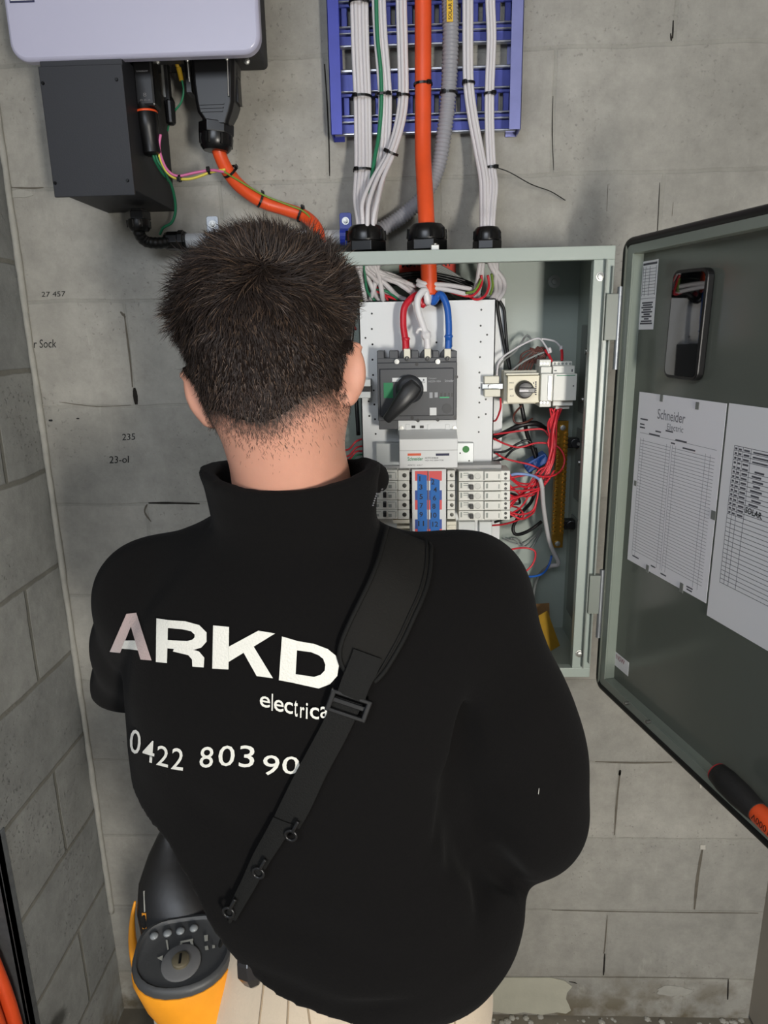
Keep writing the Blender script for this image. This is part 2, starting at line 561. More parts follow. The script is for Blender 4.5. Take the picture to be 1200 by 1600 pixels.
def smear(px, py, rx, ry, n=26):
    c = U(px, py, -.0008); P = []; f1, f2 = random.uniform(0, 6), random.uniform(0, 6)
    for k in range(n):
        a = 2 * PI * k / n; q = .92 + .10 * math.sin(3 * a + f1) + .06 * math.sin(7 * a + f2) + random.uniform(-.03, .03)
        P.append(c + Vector((math.cos(a) * rx * q, 0, math.sin(a) * ry * q)))
    struct('plaster_smear', MB().prism(P, (0, -.0008, 0)), m_mortar, parent=wb)


P_ = [(700, 1527), (760, 1527), (860, 1527), (882, 1532), (894, 1541), (886, 1550), (884, 1560), (889, 1570), (892, 1578), (884, 1583), (870, 1581), (846, 1585), (818, 1581), (800, 1584), (770, 1580), (700, 1582)]
struct('plaster_smear', MB().prism([U(a, b, -.0012) for a, b in P_], (0, -.0015, 0)), mat('pale base render', (184, 182, 166), .9, bump=(90, .4), var=(25, .05)), parent=wb)
for q in ((30, 303, .028, .007), (1052, 1548, .045, .016)): smear(*q)

# handwriting in marker on the blocks


def scrawl(s, px0, py0, px1, py1):
    a = U(px0, py1, -.001); b = U(px1, py1 - 1, -.001); t = U(px0, py0, -.001)
    struct('marker_writing', put_text(MB(), s, a, b, t, bold=0), m_ink, parent=wb)


scrawl('235', 191, 678, 211, 688); scrawl('23-ol', 171, 713, 201, 724); scrawl('er Sock', 46, 531, 88, 544)
scrawl('27 457', 65, 456, 102, 464)
joint([(76, 657), (82, 657)], .005, m_ink); joint([(119, 654), (124, 654)], .003, m_ink); joint([(44, 527), (49, 528)], .002, m_ink)

# riser opening beside the end of the left wall: metal edge angle, dark shaft behind
m_galv = mat('galvanised steel', (150, 154, 158), .42, .75, var=(60, .12))
struct('trim_2', MB().box((XL - .12, -.352, 0), (XL + .004, -.335, .80)).box((XL - .004, -.352, 0), (XL + .004, -.322, .80)), m_galv, bevel=.001)
struct('wall_recess', MB().box((XL - .35, -.9, 0), (XL - .30, .12, 2.75)), mat('dark shaft', (34, 34, 34), 1, bump=(30, 1)))
struct('wall_left_front', MB().box((XL - .30, -.90, .0), (XL, -.62, 2.75)).box((XL - .30, -.62, .8), (XL, -.352, 2.75)), m_walll)
m_orange = mat('orange cable sheath', (232, 84, 38), .42, var=(25, .06))
m_foil = mat('crinkled silver foil', (190, 190, 188), .22, .95, bump=(55, 1.0))
for i, (dx, dy) in enumerate(((0, 0), (-.026, -.018), (.0, -.036))):
    x0 = -.985 + dx; y0 = -.405 + dy
    o = obj('orange_cable', MB().tube([(x0 - .03, y0 + .01, .62), (x0 - .004, y0, .52), (x0 + .004, y0, .42), (x0 + .012, y0 - .004, .30), (x0 + .02, y0, .0)], .0125, n=14), m_orange, smooth_=True)
    tag(o, 'thick orange cable in the dark riser at the lower left corner, ' + ('nearest the wall edge', 'behind the others', 'frontmost')[i], 'cable', 'orange cables in the riser')
V = []
mb = MB(); c0 = Vector((-.945, -.36, .322)); n, mm = 14, 9
for j in range(mm + 1):
    th = PI * j / mm
    for i in range(n):
        ph = 2 * PI * i / n; r = .026 * random.uniform(.78, 1.15)
        V.append(c0 + Vector((math.sin(th) * math.cos(ph) * r, math.sin(th) * math.sin(ph) * r, math.cos(th) * r * .8)))
Fs = [(j * n + i, j * n + (i + 1) % n, (j + 1) * n + (i + 1) % n, (j + 1) * n + i) for j in range(mm) for i in range(n)]
mb.add(V, Fs)
o = obj('foil_wrap', mb, m_foil); tag(o, 'crumpled silver foil beside the orange cables at lower left', 'foil')

# ------------------------------------------------------------------ inverter and its attachments
m_invw = mat('satin white enamel', (182, 181, 202), .32, spec=.5, coat=.15)
m_dark = mat('charcoal powder coat', (34, 35, 40), .55, bump=(500, .08))
m_blk = mat('black moulded plastic', (13, 13, 14), .38)
m_blkg = mat('black nylon gland', (10, 10, 11), .3)
m_scr = mat('zinc screw', (176, 176, 172), .42, 1)
m_navy = mat('navy ink', (40, 42, 74), .6)

inv = thing('inverter', 'wall mounted inverter with a glossy white front and dark metal sides', 'inverter', (-.66, -.02, 2.07))


def rounded(x0, x1, z0, z1, r, n=8):
    P = []
    for (cx_, cz, a0) in ((x1 - r, z1 - r, 0), (x0 + r, z1 - r, PI / 2), (x0 + r, z0 + r, PI), (x1 - r, z0 + r, 3 * PI / 2)):
        for k in range(n + 1):
            a = a0 + PI / 2 * k / n; P.append((cx_ + r * math.cos(a), cz + r * math.sin(a)))
    return P


ix0, ix1, iz0 = -.852, -.474, 2.054
P = rounded(ix0, ix1, iz0, 2.50, .026)
obj('front_cover', MB().prism([(x, -.2, z) for x, z in P], (0, .022, 0)), m_invw, inv, bevel=.005, smooth_=True, auto=50)
xh = U(411, 60, -.11).x; zh = U(404, 100, -.11).z; xm = U(414, 60, -.03).x; zm = U(404, 105, -.03).z
obj('housing', MB().box((ix0 + .012, -.180, zh + .004), (xh, -.105, 2.49)), m_dark, inv, bevel=.004)
P = rounded(ix0 + .02, xm, zm, 2.49, .008)
obj('mounting_plate', MB().prism([(x, -.105, z) for x, z in P], (0, .09, 0)), m_dark, inv, bevel=.002)
lb = MB(); x0, x1, z0, z1 = rect(11, -60, 50, 3, -.2004)
lb.box((x0, -.2008, z0 - .001), (x1, -.2, z1), 1); lb.box((x0 + .0015, -.2012, z0 + .0015), (x1 - .001, -.2, z1), 0)
obj('rating_sticker', lb, [mat('white sticker', (225, 224, 222), .5), m_navy], inv)
for px, py in ((386, 96), (334, 92), (246, 96)):
    p = U(px, py, -.12); obj('housing_screw', MB().lathe(p, (0, -1, 0), [(0, .005), (.004, .005), (.005, .002)], 10), m_scr, inv)

jb = thing('junction_box', 'plain charcoal metal box mounted below the inverter', 'box', (-.748, 0, 1.87))
bx0, bx1, bz0 = -.812, -.685, 1.872
obj('box_body', MB().box((bx0 + .001, -.196, bz0), (bx1, -.001, 2.06)), m_dark, jb, bevel=.0015)
obj('front_lid', MB().box((bx0, -.2015, bz0 - .008), (bx1 + .001, -.197, 2.046)), m_dark, jb, bevel=.001)
for px, py in ((67, 130), (182, 124), (86, 286), (199, 282)):
    p = U(px, py, -.202); obj('lid_screw', MB().lathe(p, (0, -1, 0), [(0, .0026), (.0015, .0022)], 10), mat('black screw', (12, 12, 12), .3, .6), jb)


def gland(name, label, base, d, r, ln, cables=None, cat='cable gland', group=None, par=None):
    g = thing(name, label, cat, base, group) if par is None else None
    d = Vector(d).normalized(); b = Vector(base)
    p = g or par
    obj('gland_nut', MB().lathe(b, d, [(0, r * .80), (ln * .10, r * .80), (ln * .10, r), (ln * .45, r), (ln * .48, r * .93)], 6, ph=.3), m_blkg, p, bevel=.0015)
    obj('gland_dome', MB().lathe(b + d * ln * .46, d, [(0, r * .93), (ln * .22, r * .95), (ln * .42, r * .86), (ln * .52, r * .72), (ln * .53, r * .5)], 24), m_blkg, p, smooth_=True, auto=40)
    rb = MB()
    t = Vector((0, 0, 1)) if abs(d.z) < .9 else Vector((1, 0, 0)); e1 = d.cross(t).normalized(); e2 = d.cross(e1)
    for k in range(8):
        an = 2 * PI * k / 8 + .2; q = e1 * math.cos(an) + e2 * math.sin(an)
        rb.cyl(b + d * ln * .5 + q * r * .93, b + d * ln * .82 + q * r * .9, r * .09, n=6)
    obj('grip_rib', rb, m_blkg, p)
    return g


# communication dongle (its square code is left out)
dg = thing('communication_dongle', 'slim black communication plug hanging from the inverter with an orange ring', 'plug', U(232, 235, -.14))
mb = MB(); x0, x1, z0, z1 = rect(208, 90, 240, 166, -.15)
mb.box((x0, -.15, z0), (x1, -.118, 2.075)); obj('plug_body', mb, m_blk, dg, bevel=.004)
mb = MB(); txt_front(mb, 'SUNGROW', 213, 110, 231, 112.5, -.1506)
obj('printed_logo', mb, mat('grey print', (150, 150, 155), .6), dg)
mb = MB()
for q in (221, 227, 233): txt_front(mb, 'o', q - 2, 155, q + 2, 158, -.1506)
txt_front(mb, '8', 224, 145, 229, 151, -.1506)
obj('indicator_marks', mb, mat('dim grey print', (110, 108, 108), .6), dg)
pA = U(226, 164, -.134); pB = U(238, 240, -.134)
d = (pB - pA); L_ = d.length
obj('orange_ring', MB().lathe(pA + d * .14, d, [(0, .0185), (.0016, .0187), (.0032, .0185)], 24), m_orange, dg, smooth_=True)
obj('locking_sleeve', MB().lathe(pA, d, [(0, .0165), (L_ * .13, .0168), (L_ * .18, .0185), (L_ * .5, .0175), (L_ * .55, .0160), (L_ * .72, .0155), (L_ * .74, .0150), (L_, .0145), (L_ * 1.04, .010)], 24), m_blk, dg, smooth_=True, auto=35)
mb = MB(); x0, x1, z0, z1 = rect(252, 92, 266, 194, -.10)
mb.box((x0 + .004, -.10, z0 + .03), (x1 - .002, -.085, 2.08)); mb.lathe(((x0 + x1) / 2 + .002, -.092, z0), (0, 0, 1), [(0, .004), (.003, .008), (.035, .009), (.042, .006)], 14)
o = obj('battery_plug', mb, m_blk, bevel=.001); tag(o, 'narrow black battery plug between the dongle and the large connector', 'plug')
mb = MB(); x0, x1, z0, z1 = rect(253.5, 97, 257, 152, -.1015); mb.box((x0, -.1025, z0), (x1, -.1005, z1))
obj('metal_pin', mb, m_scr, o)
# earth lug and its lead
lug = obj('earth_lug', MB().tube(route([(279, 106, -.10), (282, 118, -.10), (284, 126, -.10)]), .0042, n=10).cyl(U(275, 98, -.10), U(279, 107, -.10), .003), mat('yellow lug sleeve', (170, 136, 30), .5), smooth_=True)
tag(lug, 'small yellow sleeved earth lug under the inverter', 'lug')
m_green = mat('green wire', (38, 120, 84), .45); m_gy = mat('green yellow wire', (120, 150, 60), .45)
m_pink = mat('pink wire', (214, 110, 160), .45); m_yel = mat('yellow wire', (222, 206, 80), .45)
o = obj('green_wire', MB().tube(route([(284, 124, -.10), (287, 142, -.10), (283, 160, -.095), (274, 172, -.09), (266, 184, -.08), (262, 205, -.07)]), .0016, n=8), m_green, smooth_=True)
tag(o, 'thin green earth wire curving down from the yellow lug', 'wire')

# large AC connector
cn = thing('power_connector', 'large black tapered power connector under the inverter, gripping the orange cable', 'connector', U(338, 228, -.12))
Yc = -.145


def loft_box(sections, y0f):
    mb = MB(); vs = []; fs = []
    for (pxa, pxb, py, dep) in sections:
        a = U(pxa, py, Yc); b = U(pxb, py, Yc); z = (a.z + b.z) / 2
        c = .005
        vs += [(a.x, Yc + c, z), (a.x + c, Yc, z), (b.x - c, Yc, z), (b.x, Yc + c, z), (b.x, Yc + dep - c, z), (b.x - c, Yc + dep, z), (a.x + c, Yc + dep, z), (a.x, Yc + dep - c, z)]
    n = len(sections)
    for i in range(n - 1):
        for k in range(8): fs.append((i * 8 + k, i * 8 + (k + 1) % 8, (i + 1) * 8 + (k + 1) % 8, (i + 1) * 8 + k))
    fs.append(tuple(range(8))); fs.append(tuple((n - 1) * 8 + k for k in range(8)))
    return mb.add(vs, fs)


obj('connector_hood', loft_box([(297, 365, 90, .055), (300, 365, 130, .055), (304, 365, 158, .052), (307, 362, 172, .048), (317, 357, 187, .040), (319, 356, 193, .038)], 0), m_blk, cn, bevel=.0015)
mb = MB()
for i in range(3):
    x0, x1, z0, z1 = rect(311, 351, 352, 354, Yc); p0 = U(312 + i, 163 + 5.5 * i, Yc - .001); p1 = U(350 - i, 163 + 5.5 * i, Yc - .001)
    mb.box((p0.x, Yc - .0016, p0.z - .001), (p1.x, Yc, p0.z + .001))
obj('grip_ridge', mb, m_blk, cn)
for (a, b_) in (((293, 96), (296, 128)), ((355, 94), (357, 150))):
    mb = MB(); mb.cyl(U(a[0], a[1], Yc - .003), U(b_[0], b_[1], Yc - .003), .0014, n=8); mb.lathe(U(a[0], a[1], Yc - .003), (0, -.4, 1), [(0, .003), (.006, .003)], 10)
    obj('clamp_screw', mb, m_scr, cn)
for q in ((289, 92, 298, 145), (364, 95, 370, 118), (366, 120, 372, 160)): obj('side_latch', pbox(MB(), *q, Yc + .02, -.10), m_blk, cn, bevel=.001)
gland('cable_gland', '', U(338, 188, -.122), U(338, 230, -.122) - U(338, 188, -.122), .0285, .047, par=cn)

m_tie = mat('black nylon tie', (12, 12, 13), .35)


def tie(p, axis, r, tail=None, label='', flat=1.0, head_dir=(0, -1, 0), group='black cable ties'):
    """a cable tie closed round a bundle"""
    p = Vector(p); a = Vector(axis).normalized()
    e1 = a.cross(Vector((0, 1, 0)))
    e1 = e1.normalized() if e1.length > .1 else Vector((1, 0, 0)); e2 = a.cross(e1).normalized()
    ring = [p + e1 * math.cos(t) * r + e2 * math.sin(t) * r * flat for t in [2 * PI * k / 16 for k in range(16)]]
    mb = MB(); vs = []
    for q in ring:
        o_ = (q - p).normalized(); vs += [q - a * .0019, q + a * .0019, q + a * .0019 + o_ * .0013, q - a * .0019 + o_ * .0013]
    n = 16; fs = []
    for i in range(n):
        j = (i + 1) % n
        for k in range(4): fs.append((i * 4 + k, i * 4 + (k + 1) % 4, j * 4 + (k + 1) % 4, j * 4 + k))
    mb.add(vs, fs)
    o = obj('cable_tie', mb, m_tie); tag(o, label, 'cable tie', group)
    hd = Vector(head_dir).normalized(); hp = p + (e1 * hd.dot(e1) * r + e2 * hd.dot(e2) * r * flat) if True else p
    up = a; sd = up.cross(hd).normalized()
    obj('tie_head', MB().obox(hp, sd, hd, up, (-.0035, -.0005, -.003), (.0035, .005, .003)), m_tie, o, bevel=.0006)
    if tail: obj('tie_tail', MB().tube(tail, .0017, n=6, flat=.5), m_tie, o, smooth_=True)
    return o


r_or = .0110
op = [(339, 222, -.122), (343, 240, -.118), (355, 266, -.105), (376, 292, -.085), (410, 315, -.062), (446, 327, -.05), (476, 338, -.05), (494, 356, -.07), (500, 380, -.09)]
orr = route(op)
o = obj('orange_cable', MB().tube(orr, r_or, n=16, sub=8), m_orange, smooth_=True)
tag(o, 'thick orange cable curving from the inverter connector down behind the head', 'cable')
tie(U(359, 268, -.103), U(372, 286, -.088) - U(352, 260, -.108), .0125, label='black cable tie on the curved orange cable, uppermost, where pink wires join', head_dir=(.8, -.5, .6))
tie(U(407, 312, -.064), U(420, 318, -.06) - U(396, 306, -.07), .0125, label='black cable tie on the curved orange cable, middle one', head_dir=(0, -.4, 1))
tie(U(470, 335, -.05), U(480, 341, -.05) - U(462, 332, -.05), .0125, label='black cable tie on the curved orange cable, lowest, above the hair', head_dir=(0, -.4, 1))
# comms wires
cw = [('green_wire', m_green, [(238, 236, -.134), (242, 250, -.13), (252, 268, -.11), (266, 285, -.09), (273, 310, -.07), (274, 332, -.06), (268, 348, -.055), (255, 356, -.05), (250, 366, -.04)], .0024, 'green wire dropping from the dongle past the junction box to the conduit coupler'),
      ('green_wire', m_green, [(242, 236, -.134), (247, 252, -.13), (258, 268, -.12), (263, 283, -.10)], .002, 'short second green wire leaving the dongle'),
      ('yellow_wire', m_yel, [(247, 236, -.134), (253, 255, -.13), (262, 270, -.125), (276, 279, -.12), (300, 279, -.115), (330, 269, -.11), (352, 265, -.118)], .0022, 'yellow wire looping from the dongle to the orange cable'),
      ('pink_wire', m_pink, [(251, 210, -.135), (249, 232, -.134), (256, 256, -.13), (266, 270, -.127), (280, 275, -.122), (304, 270, -.117), (330, 266, -.112), (352, 269, -.118)], .0022, 'pink wire looping from the dongle to the orange cable'),
      ('green_wire', m_gy, [(350, 268, -.12), (376, 284, -.10), (412, 305, -.075), (450, 320, -.062), (474, 330, -.062), (488, 345, -.07), (492, 358, -.08)], .0016, 'thin green and yellow wire lying along the curved orange cable')]
for nme, m_, pts, r, lab in cw:
    o = obj(nme, MB().tube(route(pts), r, n=8), m_, smooth_=True); tag(o, lab, 'wire')
tie(U(281, 279, -.121), (1, 0, 0), .0045, label='black cable tie round the pink and yellow wires, left one', head_dir=(0, -1, -.3))
tie(U(327, 267.5, -.112), (1, 0, .1), .0042, label='black cable tie round the pink and yellow wires, right one', head_dir=(0, -1, .3))

# box gland, elbow, conduit run along the wall
m_cond = mat('light grey conduit', (186, 188, 190), .45)
g = gland('cable_gland', 'black gland below the charcoal junction box', U(215, 328, -.075), (0, 0, -1), .021, .036)
o = obj('corrugated_elbow', MB().tube(route([(216, 352, -.075), (218, 366, -.07), (228, 377, -.06), (246, 380, -.05), (262, 378, -.04)]), .0095, n=14, sub=10, rf=lambda i, N: .0095 + (.0006 if i % 4 < 2 else 0)), m_blk, smooth_=True)
tag(o, 'black flexible conduit elbow between the box gland and the coupler', 'conduit')
cp = thing('conduit_coupler', 'black threaded conduit coupler left of the head', 'coupler', U(274, 385, -.035))
a = U(258, 377, -.032); ax = Vector((1, 0, .0))
obj('coupler_body', MB().lathe(a, ax, [(0, .014), (.006, .0165), (.026, .0165), (.026, .0185), (.036, .0185), (.036, .016), (.040, .016)], 8, ph=.2), m_blkg, cp, bevel=.001)
x_a = a.x + .036
o = obj('grey_conduit', MB().cyl((x_a, -.03, a.z), (-.37, -.03, a.z), .0128, n=24), m_cond, smooth_=True, auto=40)
tag(o, 'rigid light grey conduit running along the wall behind the head', 'conduit')
m_blue = mat('blue painted steel', (52, 74, 190), .4)


def saddle(px, py, m_, lab):
    p = U(px, py, -.002)
    s_ = thing('conduit_saddle', lab, 'saddle clip', (p.x, -.001, a.z))
    P = rounded(p.x - .011, p.x + .011, a.z + .005, a.z + .045, .004, 4)
    obj('saddle_tab', MB().prism([(x, -.001, z) for x, z in P], (0, -.002, 0)), m_, s_, bevel=.0005)
    mb = MB(); pts = [(p.x, -.003, a.z + .016)]
    for k in range(9):
        an = PI / 2 + PI * k / 8; pts.append((p.x, -.03 + .0145 * math.cos(an), a.z + .0145 * math.sin(an)))
    vs = []; fs = []
    for (x, y, z) in pts: vs += [(x - .008, y, z), (x + .008, y, z)]
    for i in range(len(pts) - 1): fs.append((2 * i, 2 * i + 1, 2 * i + 3, 2 * i + 2))
    bb = obj('saddle_band', mb.add(vs, fs), m_, s_); sm = bb.modifiers.new('solid', 'SOLIDIFY'); sm.thickness = .0015
    obj('saddle_screw', MB().lathe((p.x, -.003, a.z + .031), (0, -1, 0), [(0, .0068), (.001, .0068), (.001, .0042), (.004, .0038), (.0042, .0012)], 14), m_scr, s_)


saddle(332, 348, m_galv, 'galvanised saddle clip holding the grey conduit left of the head')
saddle(540, 346, m_blue, 'blue saddle clip holding the conduit beside the left gland')

# ------------------------------------------------------------------ cable tray on the wall
m_trayb = mat('blue tint on steel', (72, 80, 156), .38, .35, var=(40, .12))  # bluish light on the galvanised tray, put into its colour
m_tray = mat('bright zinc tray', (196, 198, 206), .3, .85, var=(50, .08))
m_raill = mat('blue tint on rail', (56, 64, 156), .4, .2, var=(30, .1))  # rails carry the same blue cast in their colour, deeper on the left
m_railr = mat('lilac tint on rail', (128, 132, 184), .4, .4, var=(30, .08))
tr = thing('cable_tray', 'bluish steel cable tray fixed upright above the cabinet', 'cable tray', (-.224, 0, 1.975))
tx0, tx1, tz0, tz1 = -.388, -.064, 1.985, 2.75


def rail(x, s, m_, nm):
    mb = MB()
    mb.box((x, -.052, tz0 - .006), (x + s * .002, -.002, tz1))
    mb.box((x, -.052, tz0 - .006), (x + s * .020, -.050, tz1))
    mb.box((x, -.004, tz0 - .006), (x + s * .020, -.002, tz1))
    return obj(nm, mb, m_, tr, bevel=.0006)


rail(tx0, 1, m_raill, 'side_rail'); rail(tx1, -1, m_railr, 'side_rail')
k = 0; z = tz0
while z < tz1 - .05:
    mb = MB(); y0 = -.012
    # one pressed rung module: bright lips, slotted blue web
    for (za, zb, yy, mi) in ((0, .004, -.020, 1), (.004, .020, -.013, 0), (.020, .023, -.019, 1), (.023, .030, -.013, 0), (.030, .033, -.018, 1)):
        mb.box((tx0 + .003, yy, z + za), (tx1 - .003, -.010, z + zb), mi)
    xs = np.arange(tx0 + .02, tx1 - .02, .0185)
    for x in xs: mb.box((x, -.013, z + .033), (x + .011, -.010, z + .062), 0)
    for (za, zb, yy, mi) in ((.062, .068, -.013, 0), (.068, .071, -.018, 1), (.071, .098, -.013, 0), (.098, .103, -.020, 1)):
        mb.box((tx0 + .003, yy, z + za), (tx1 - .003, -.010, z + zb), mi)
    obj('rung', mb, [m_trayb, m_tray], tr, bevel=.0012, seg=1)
    z += .136; k += 1

# ------------------------------------------------------------------ enclosure
m_enc = mat('grey green enamel', (158, 168, 160), .32, spec=.55, bump=(160, .05))
m_encin = mat('grey green enamel inside', (150, 160, 152), .4, bump=(160, .05))
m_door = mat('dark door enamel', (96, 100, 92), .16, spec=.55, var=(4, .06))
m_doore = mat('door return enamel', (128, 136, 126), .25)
m_gask = mat('black rubber gasket', (14, 15, 14), .5)
YF = -.22
ex0, ex1, ez0, ez1 = -.495, .060, 1.043, 1.771
enc = thing('electrical_enclosure', 'open grey green steel switchboard cabinet on the block wall, door swung right', 'cabinet', ((ex0 + ex1) / 2, 0, ez0))
mb = MB(); t = .0022
mb.box((ex0, YF, ez1 - t), (ex1, -.004, ez1)); mb.box((ex0, YF, ez0), (ex1, -.004, ez0 + t))
mb.box((ex0, YF, ez0), (ex0 + t, -.004, ez1)); mb.box((ex1 - t, YF, ez0), (ex1, -.004, ez1)); mb.box((ex0, -.010, ez0), (ex1, -.004, ez1))
obj('shell', mb, m_encin, enc)
# front lip: flat return flange plus raised rain channel
mb = MB(); fl = .020
ox0, ox1, oz0, oz1 = ex0 + fl, ex1 - .032, ez0 + .018, ez1 - .020
mb.box((ex0, YF - .002, oz1), (ex1, YF, ez1)); mb.box((ex0, YF - .002, ez0), (ex1, YF, oz0))
mb.box((ex0, YF - .002, oz0), (ox0, YF, oz1)); mb.box((ox1, YF - .002, oz0), (ex1, YF, oz1))
mb.box((ox0 - .002, YF, oz0 - .002), (ox0, YF + .014, oz1)); mb.box((ox1, YF, oz0 - .002), (ox1 + .002, YF + .014, oz1 + .002))
mb.box((ox0, YF, oz1), (ox1, YF + .014, oz1 + .002)); mb.box((ox0, YF, oz0 - .002), (ox1, YF + .014, oz0))
obj('front_flange', mb, m_enc, enc, bevel=.0008)
mb = MB()
xr = ox1 + .016
mb.box((xr, YF - .012, oz0 + .004), (xr + .0022, YF - .001, oz1)); mb.box((ex1 - .005, YF - .010, ez0 + .03), (ex1 - .0028, YF - .001, ez1 - .03))
obj('rain_channel', mb, mat('channel enamel', (132, 138, 132), .35), enc, bevel=.0006)
for z0_, z1_ in ((1.63, 1.70), (1.17, 1.24)):
    obj('hinge_block', MB().box((xr + .003, YF - .014, z0_), (ex1 + .006, YF - .001, z1_)), mat('hinge enamel', (120, 126, 118), .4), enc, bevel=.001)
    obj('hinge_pin', MB().cyl((ex1 + .008, YF - .011, z0_ - .045), (ex1 + .008, YF - .011, z1_ + .01), .0042, n=12), m_galv, enc, smooth_=True, auto=40)
for px, py in ((938, 432), (905, 1021)):
    p = U(px, py, YF - .002)
    o = obj('flange_screw', MB().lathe((p.x, YF - .002, p.z), (0, -1, 0), [(0, .0068), (.0012, .0068), (.0014, .005), (.004, .0045), (.0045, .0015)], 16), m_scr, enc)
for px, py in ((866, 440), (845, 953)):
    p = U(px, py, -.011)
    obj('mounting_washer', MB().lathe((p.x, -.0105, p.z), (0, -1, 0), [(0, .0115), (.0016, .0115), (.0018, .0055), (.005, .005), (.0052, .002)], 20), m_scr, enc)
mb = MB()
xi = ex1 - t
for (pz0, pz1, y0, y1) in ((1.50, 1.655, -.13, -.055), (1.335, 1.47, -.13, -.055), (1.10, 1.30, -.125, -.045)):
    mb.box((xi - .003, y0, pz0), (xi, y1, pz1))
obj('side_bracket', mb, mat('dim grey bracket', (112, 118, 112), .45), enc, bevel=.001)
for z_, y_ in ((1.61, -.10), (1.525, -.09), (1.41, -.09)):
    obj('bracket_screw', MB().lathe((xi - .003, y_, z_), (-1, 0, 0), [(0, .0055), (.003, .005), (.0032, .002)], 12), m_scr, enc)

# the door, hinged on the right and standing almost square to the cabinet
H0 = Vector((.0715, -.232, 0)); DX = Vector((.242, -.970, 0)).normalized(); DN = Vector((-DX.y, DX.x, 0)) * -1  # DN towards the camera side
if DN.dot(Vector((-1, 0, 0))) < 0: DN = -DN
DZ = Vector((0, 0, 1)); DW = .545; dz0, dz1 = 1.036, 1.772


def dbox(mb, u0, u1, z0_, z1_, n0, n1, mi=0):
    return mb.obox(H0, DX, DN, DZ, (u0, n0, z0_), (u1, n1, z1_), mi)


def ddoor(px, py, off=0):
    """photo pixel -> (u, z) on the door's inner sheet"""
    d_ = ray(px, py); p0 = H0 + DN * off
    t_ = (p0 - CAM).dot(DN) / d_.dot(DN); q = CAM + d_ * t_ - H0
    return q.dot(DX), q.z


door = obj('door', dbox(dbox(MB(), 0, DW, dz0, dz1, -.024, -.022), .0, .002, dz0, dz1, -.022, 0), m_door, enc)
mb = MB(); fw = .017
for (a0, a1, b0, b1) in ((.002, fw, dz0 + .002, dz1 - .002), (DW - fw, DW - .002, dz0 + .002, dz1 - .002), (fw, DW - fw, dz0 + .002, dz0 + fw), (fw, DW - fw, dz1 - .016, dz1 - .002)):
    dbox(mb, a0, a1, b0, b1, -.006, -.003)
dbox(mb, fw - .002, fw, dz0 + fw, dz1 - .016, -.022, -.006); dbox(mb, fw, DW - fw, dz0 + fw - .002, dz0 + fw, -.022, -.006); dbox(mb, fw, DW - fw, dz1 - .016, dz1 - .014, -.022, -.006)
obj('door_return', mb, m_doore, door, bevel=.0006)
gp = []
for (cu, cz, a0) in ((DW - .012, dz1 - .012, 0), (.010, dz1 - .012, PI / 2), (.010, dz0 + .012, PI), (DW - .012, dz0 + .012, 3 * PI / 2)):
    for kk in range(6):
        an = a0 + PI / 2 * kk / 5; gp.append(H0 + DX * (cu + .014 * math.cos(an)) + DN * -.006 + DZ * (cz + .014 * math.sin(an)))
obj('door_gasket', MB().tube(gp, .0062, n=8, sub=1, closed=True), m_gask, door, smooth_=True)
for px, py in ((982, 1098), (1016, 1127)):
    u_, z_ = ddoor(px, py, -.003)
    obj('door_stud', MB().lathe(H0 + DX * u_ + DZ * z_ + DN * -.003, DN, [(0, .003), (.008, .003), (.009, .001)], 10), m_scr, door)
m_paper = mat('white printer paper', (240, 238, 241), .65)
m_paper2 = mat('off white paper', (236, 235, 236), .6)
m_print = mat('grey print ink', (132, 130, 136), .7)
m_print2 = mat('dark print ink', (84, 84, 90), .7)
m_black_ink = mat('black pen ink', (10, 10, 12), .6)
m_tape = mat('grey tape', (120, 122, 118), .4)


def D3(u_, z_, n_): return H0 + DX * u_ + DZ * z_ + DN * n_


dsk = -.0216
# labels stuck on the door
u0, z1_ = ddoor(1005, 409, dsk); u1, _ = ddoor(1029, 407, dsk); _, z0_ = ddoor(1001, 515, dsk)
st = obj('circuit_sticker', dbox(MB(), u0, u1, z0_, z1_, dsk, dsk + .0003), m_paper2, door)
mb = MB(); hh = z1_ - z0_
dbox(mb, u0 + .002, u1 - .002, z1_ - .006, z1_ - .003, dsk + .0003, dsk + .0006)
for i in range(9): dbox(mb, u0 + .003, u1 - .003, z1_ - .012 - i * .0045, z1_ - .0115 - i * .0045, dsk + .0003, dsk + .0006)
for uu in (.003, .009, .02, (u1 - u0) - .0035): dbox(mb, u0 + uu, u0 + uu + .0005, z1_ - .050, z1_ - .008, dsk + .0003, dsk + .0006)
dbox(mb, u0 + .001, u1 - .001, z1_ - .054, z1_ - .0535, dsk + .0003, dsk + .0006)
for i, wd in enumerate((.7, .6, .75, .5, .7, .4, .65, .3, .7, .8)):
    c_ = (u0 + u1) / 2; hw = (u1 - u0) * wd / 2; zz = z1_ - .059 - i * (hh - .064) / 10.5
    dbox(mb, c_ - hw, c_ + hw, zz - .0022, zz, dsk + .0003, dsk + .0006)
obj('sticker_print', mb, m_print2, st)
u0, z1_ = ddoor(962, 1018, dsk); u1, z0_ = ddoor(981, 1060, dsk)
st = obj('maker_sticker', dbox(MB(), u0, u1, z0_ + .004, z1_, dsk, dsk + .0003), m_paper2, door)
mb = MB(); put_text(mb, 'NSW', D3(u0 + .004, z0_ + .018, dsk + .0006), D3(u1 - .012, z0_ + .018, dsk + .0006), D3(u0 + .004, z0_ + .027, dsk + .0006))
obj('sticker_print', mb, mat('faded red print', (150, 70, 80), .6), st)


def sheet(nm, lab, c4, m_):
    (ua, za), (ub, zb) = c4
    s_ = obj(nm, MB().obox(H0, DX, DN, DZ, (ua, dsk + .0005, za), (ub, dsk + .0009, zb)), m_)
    tag(s_, lab, 'paper'); return s_


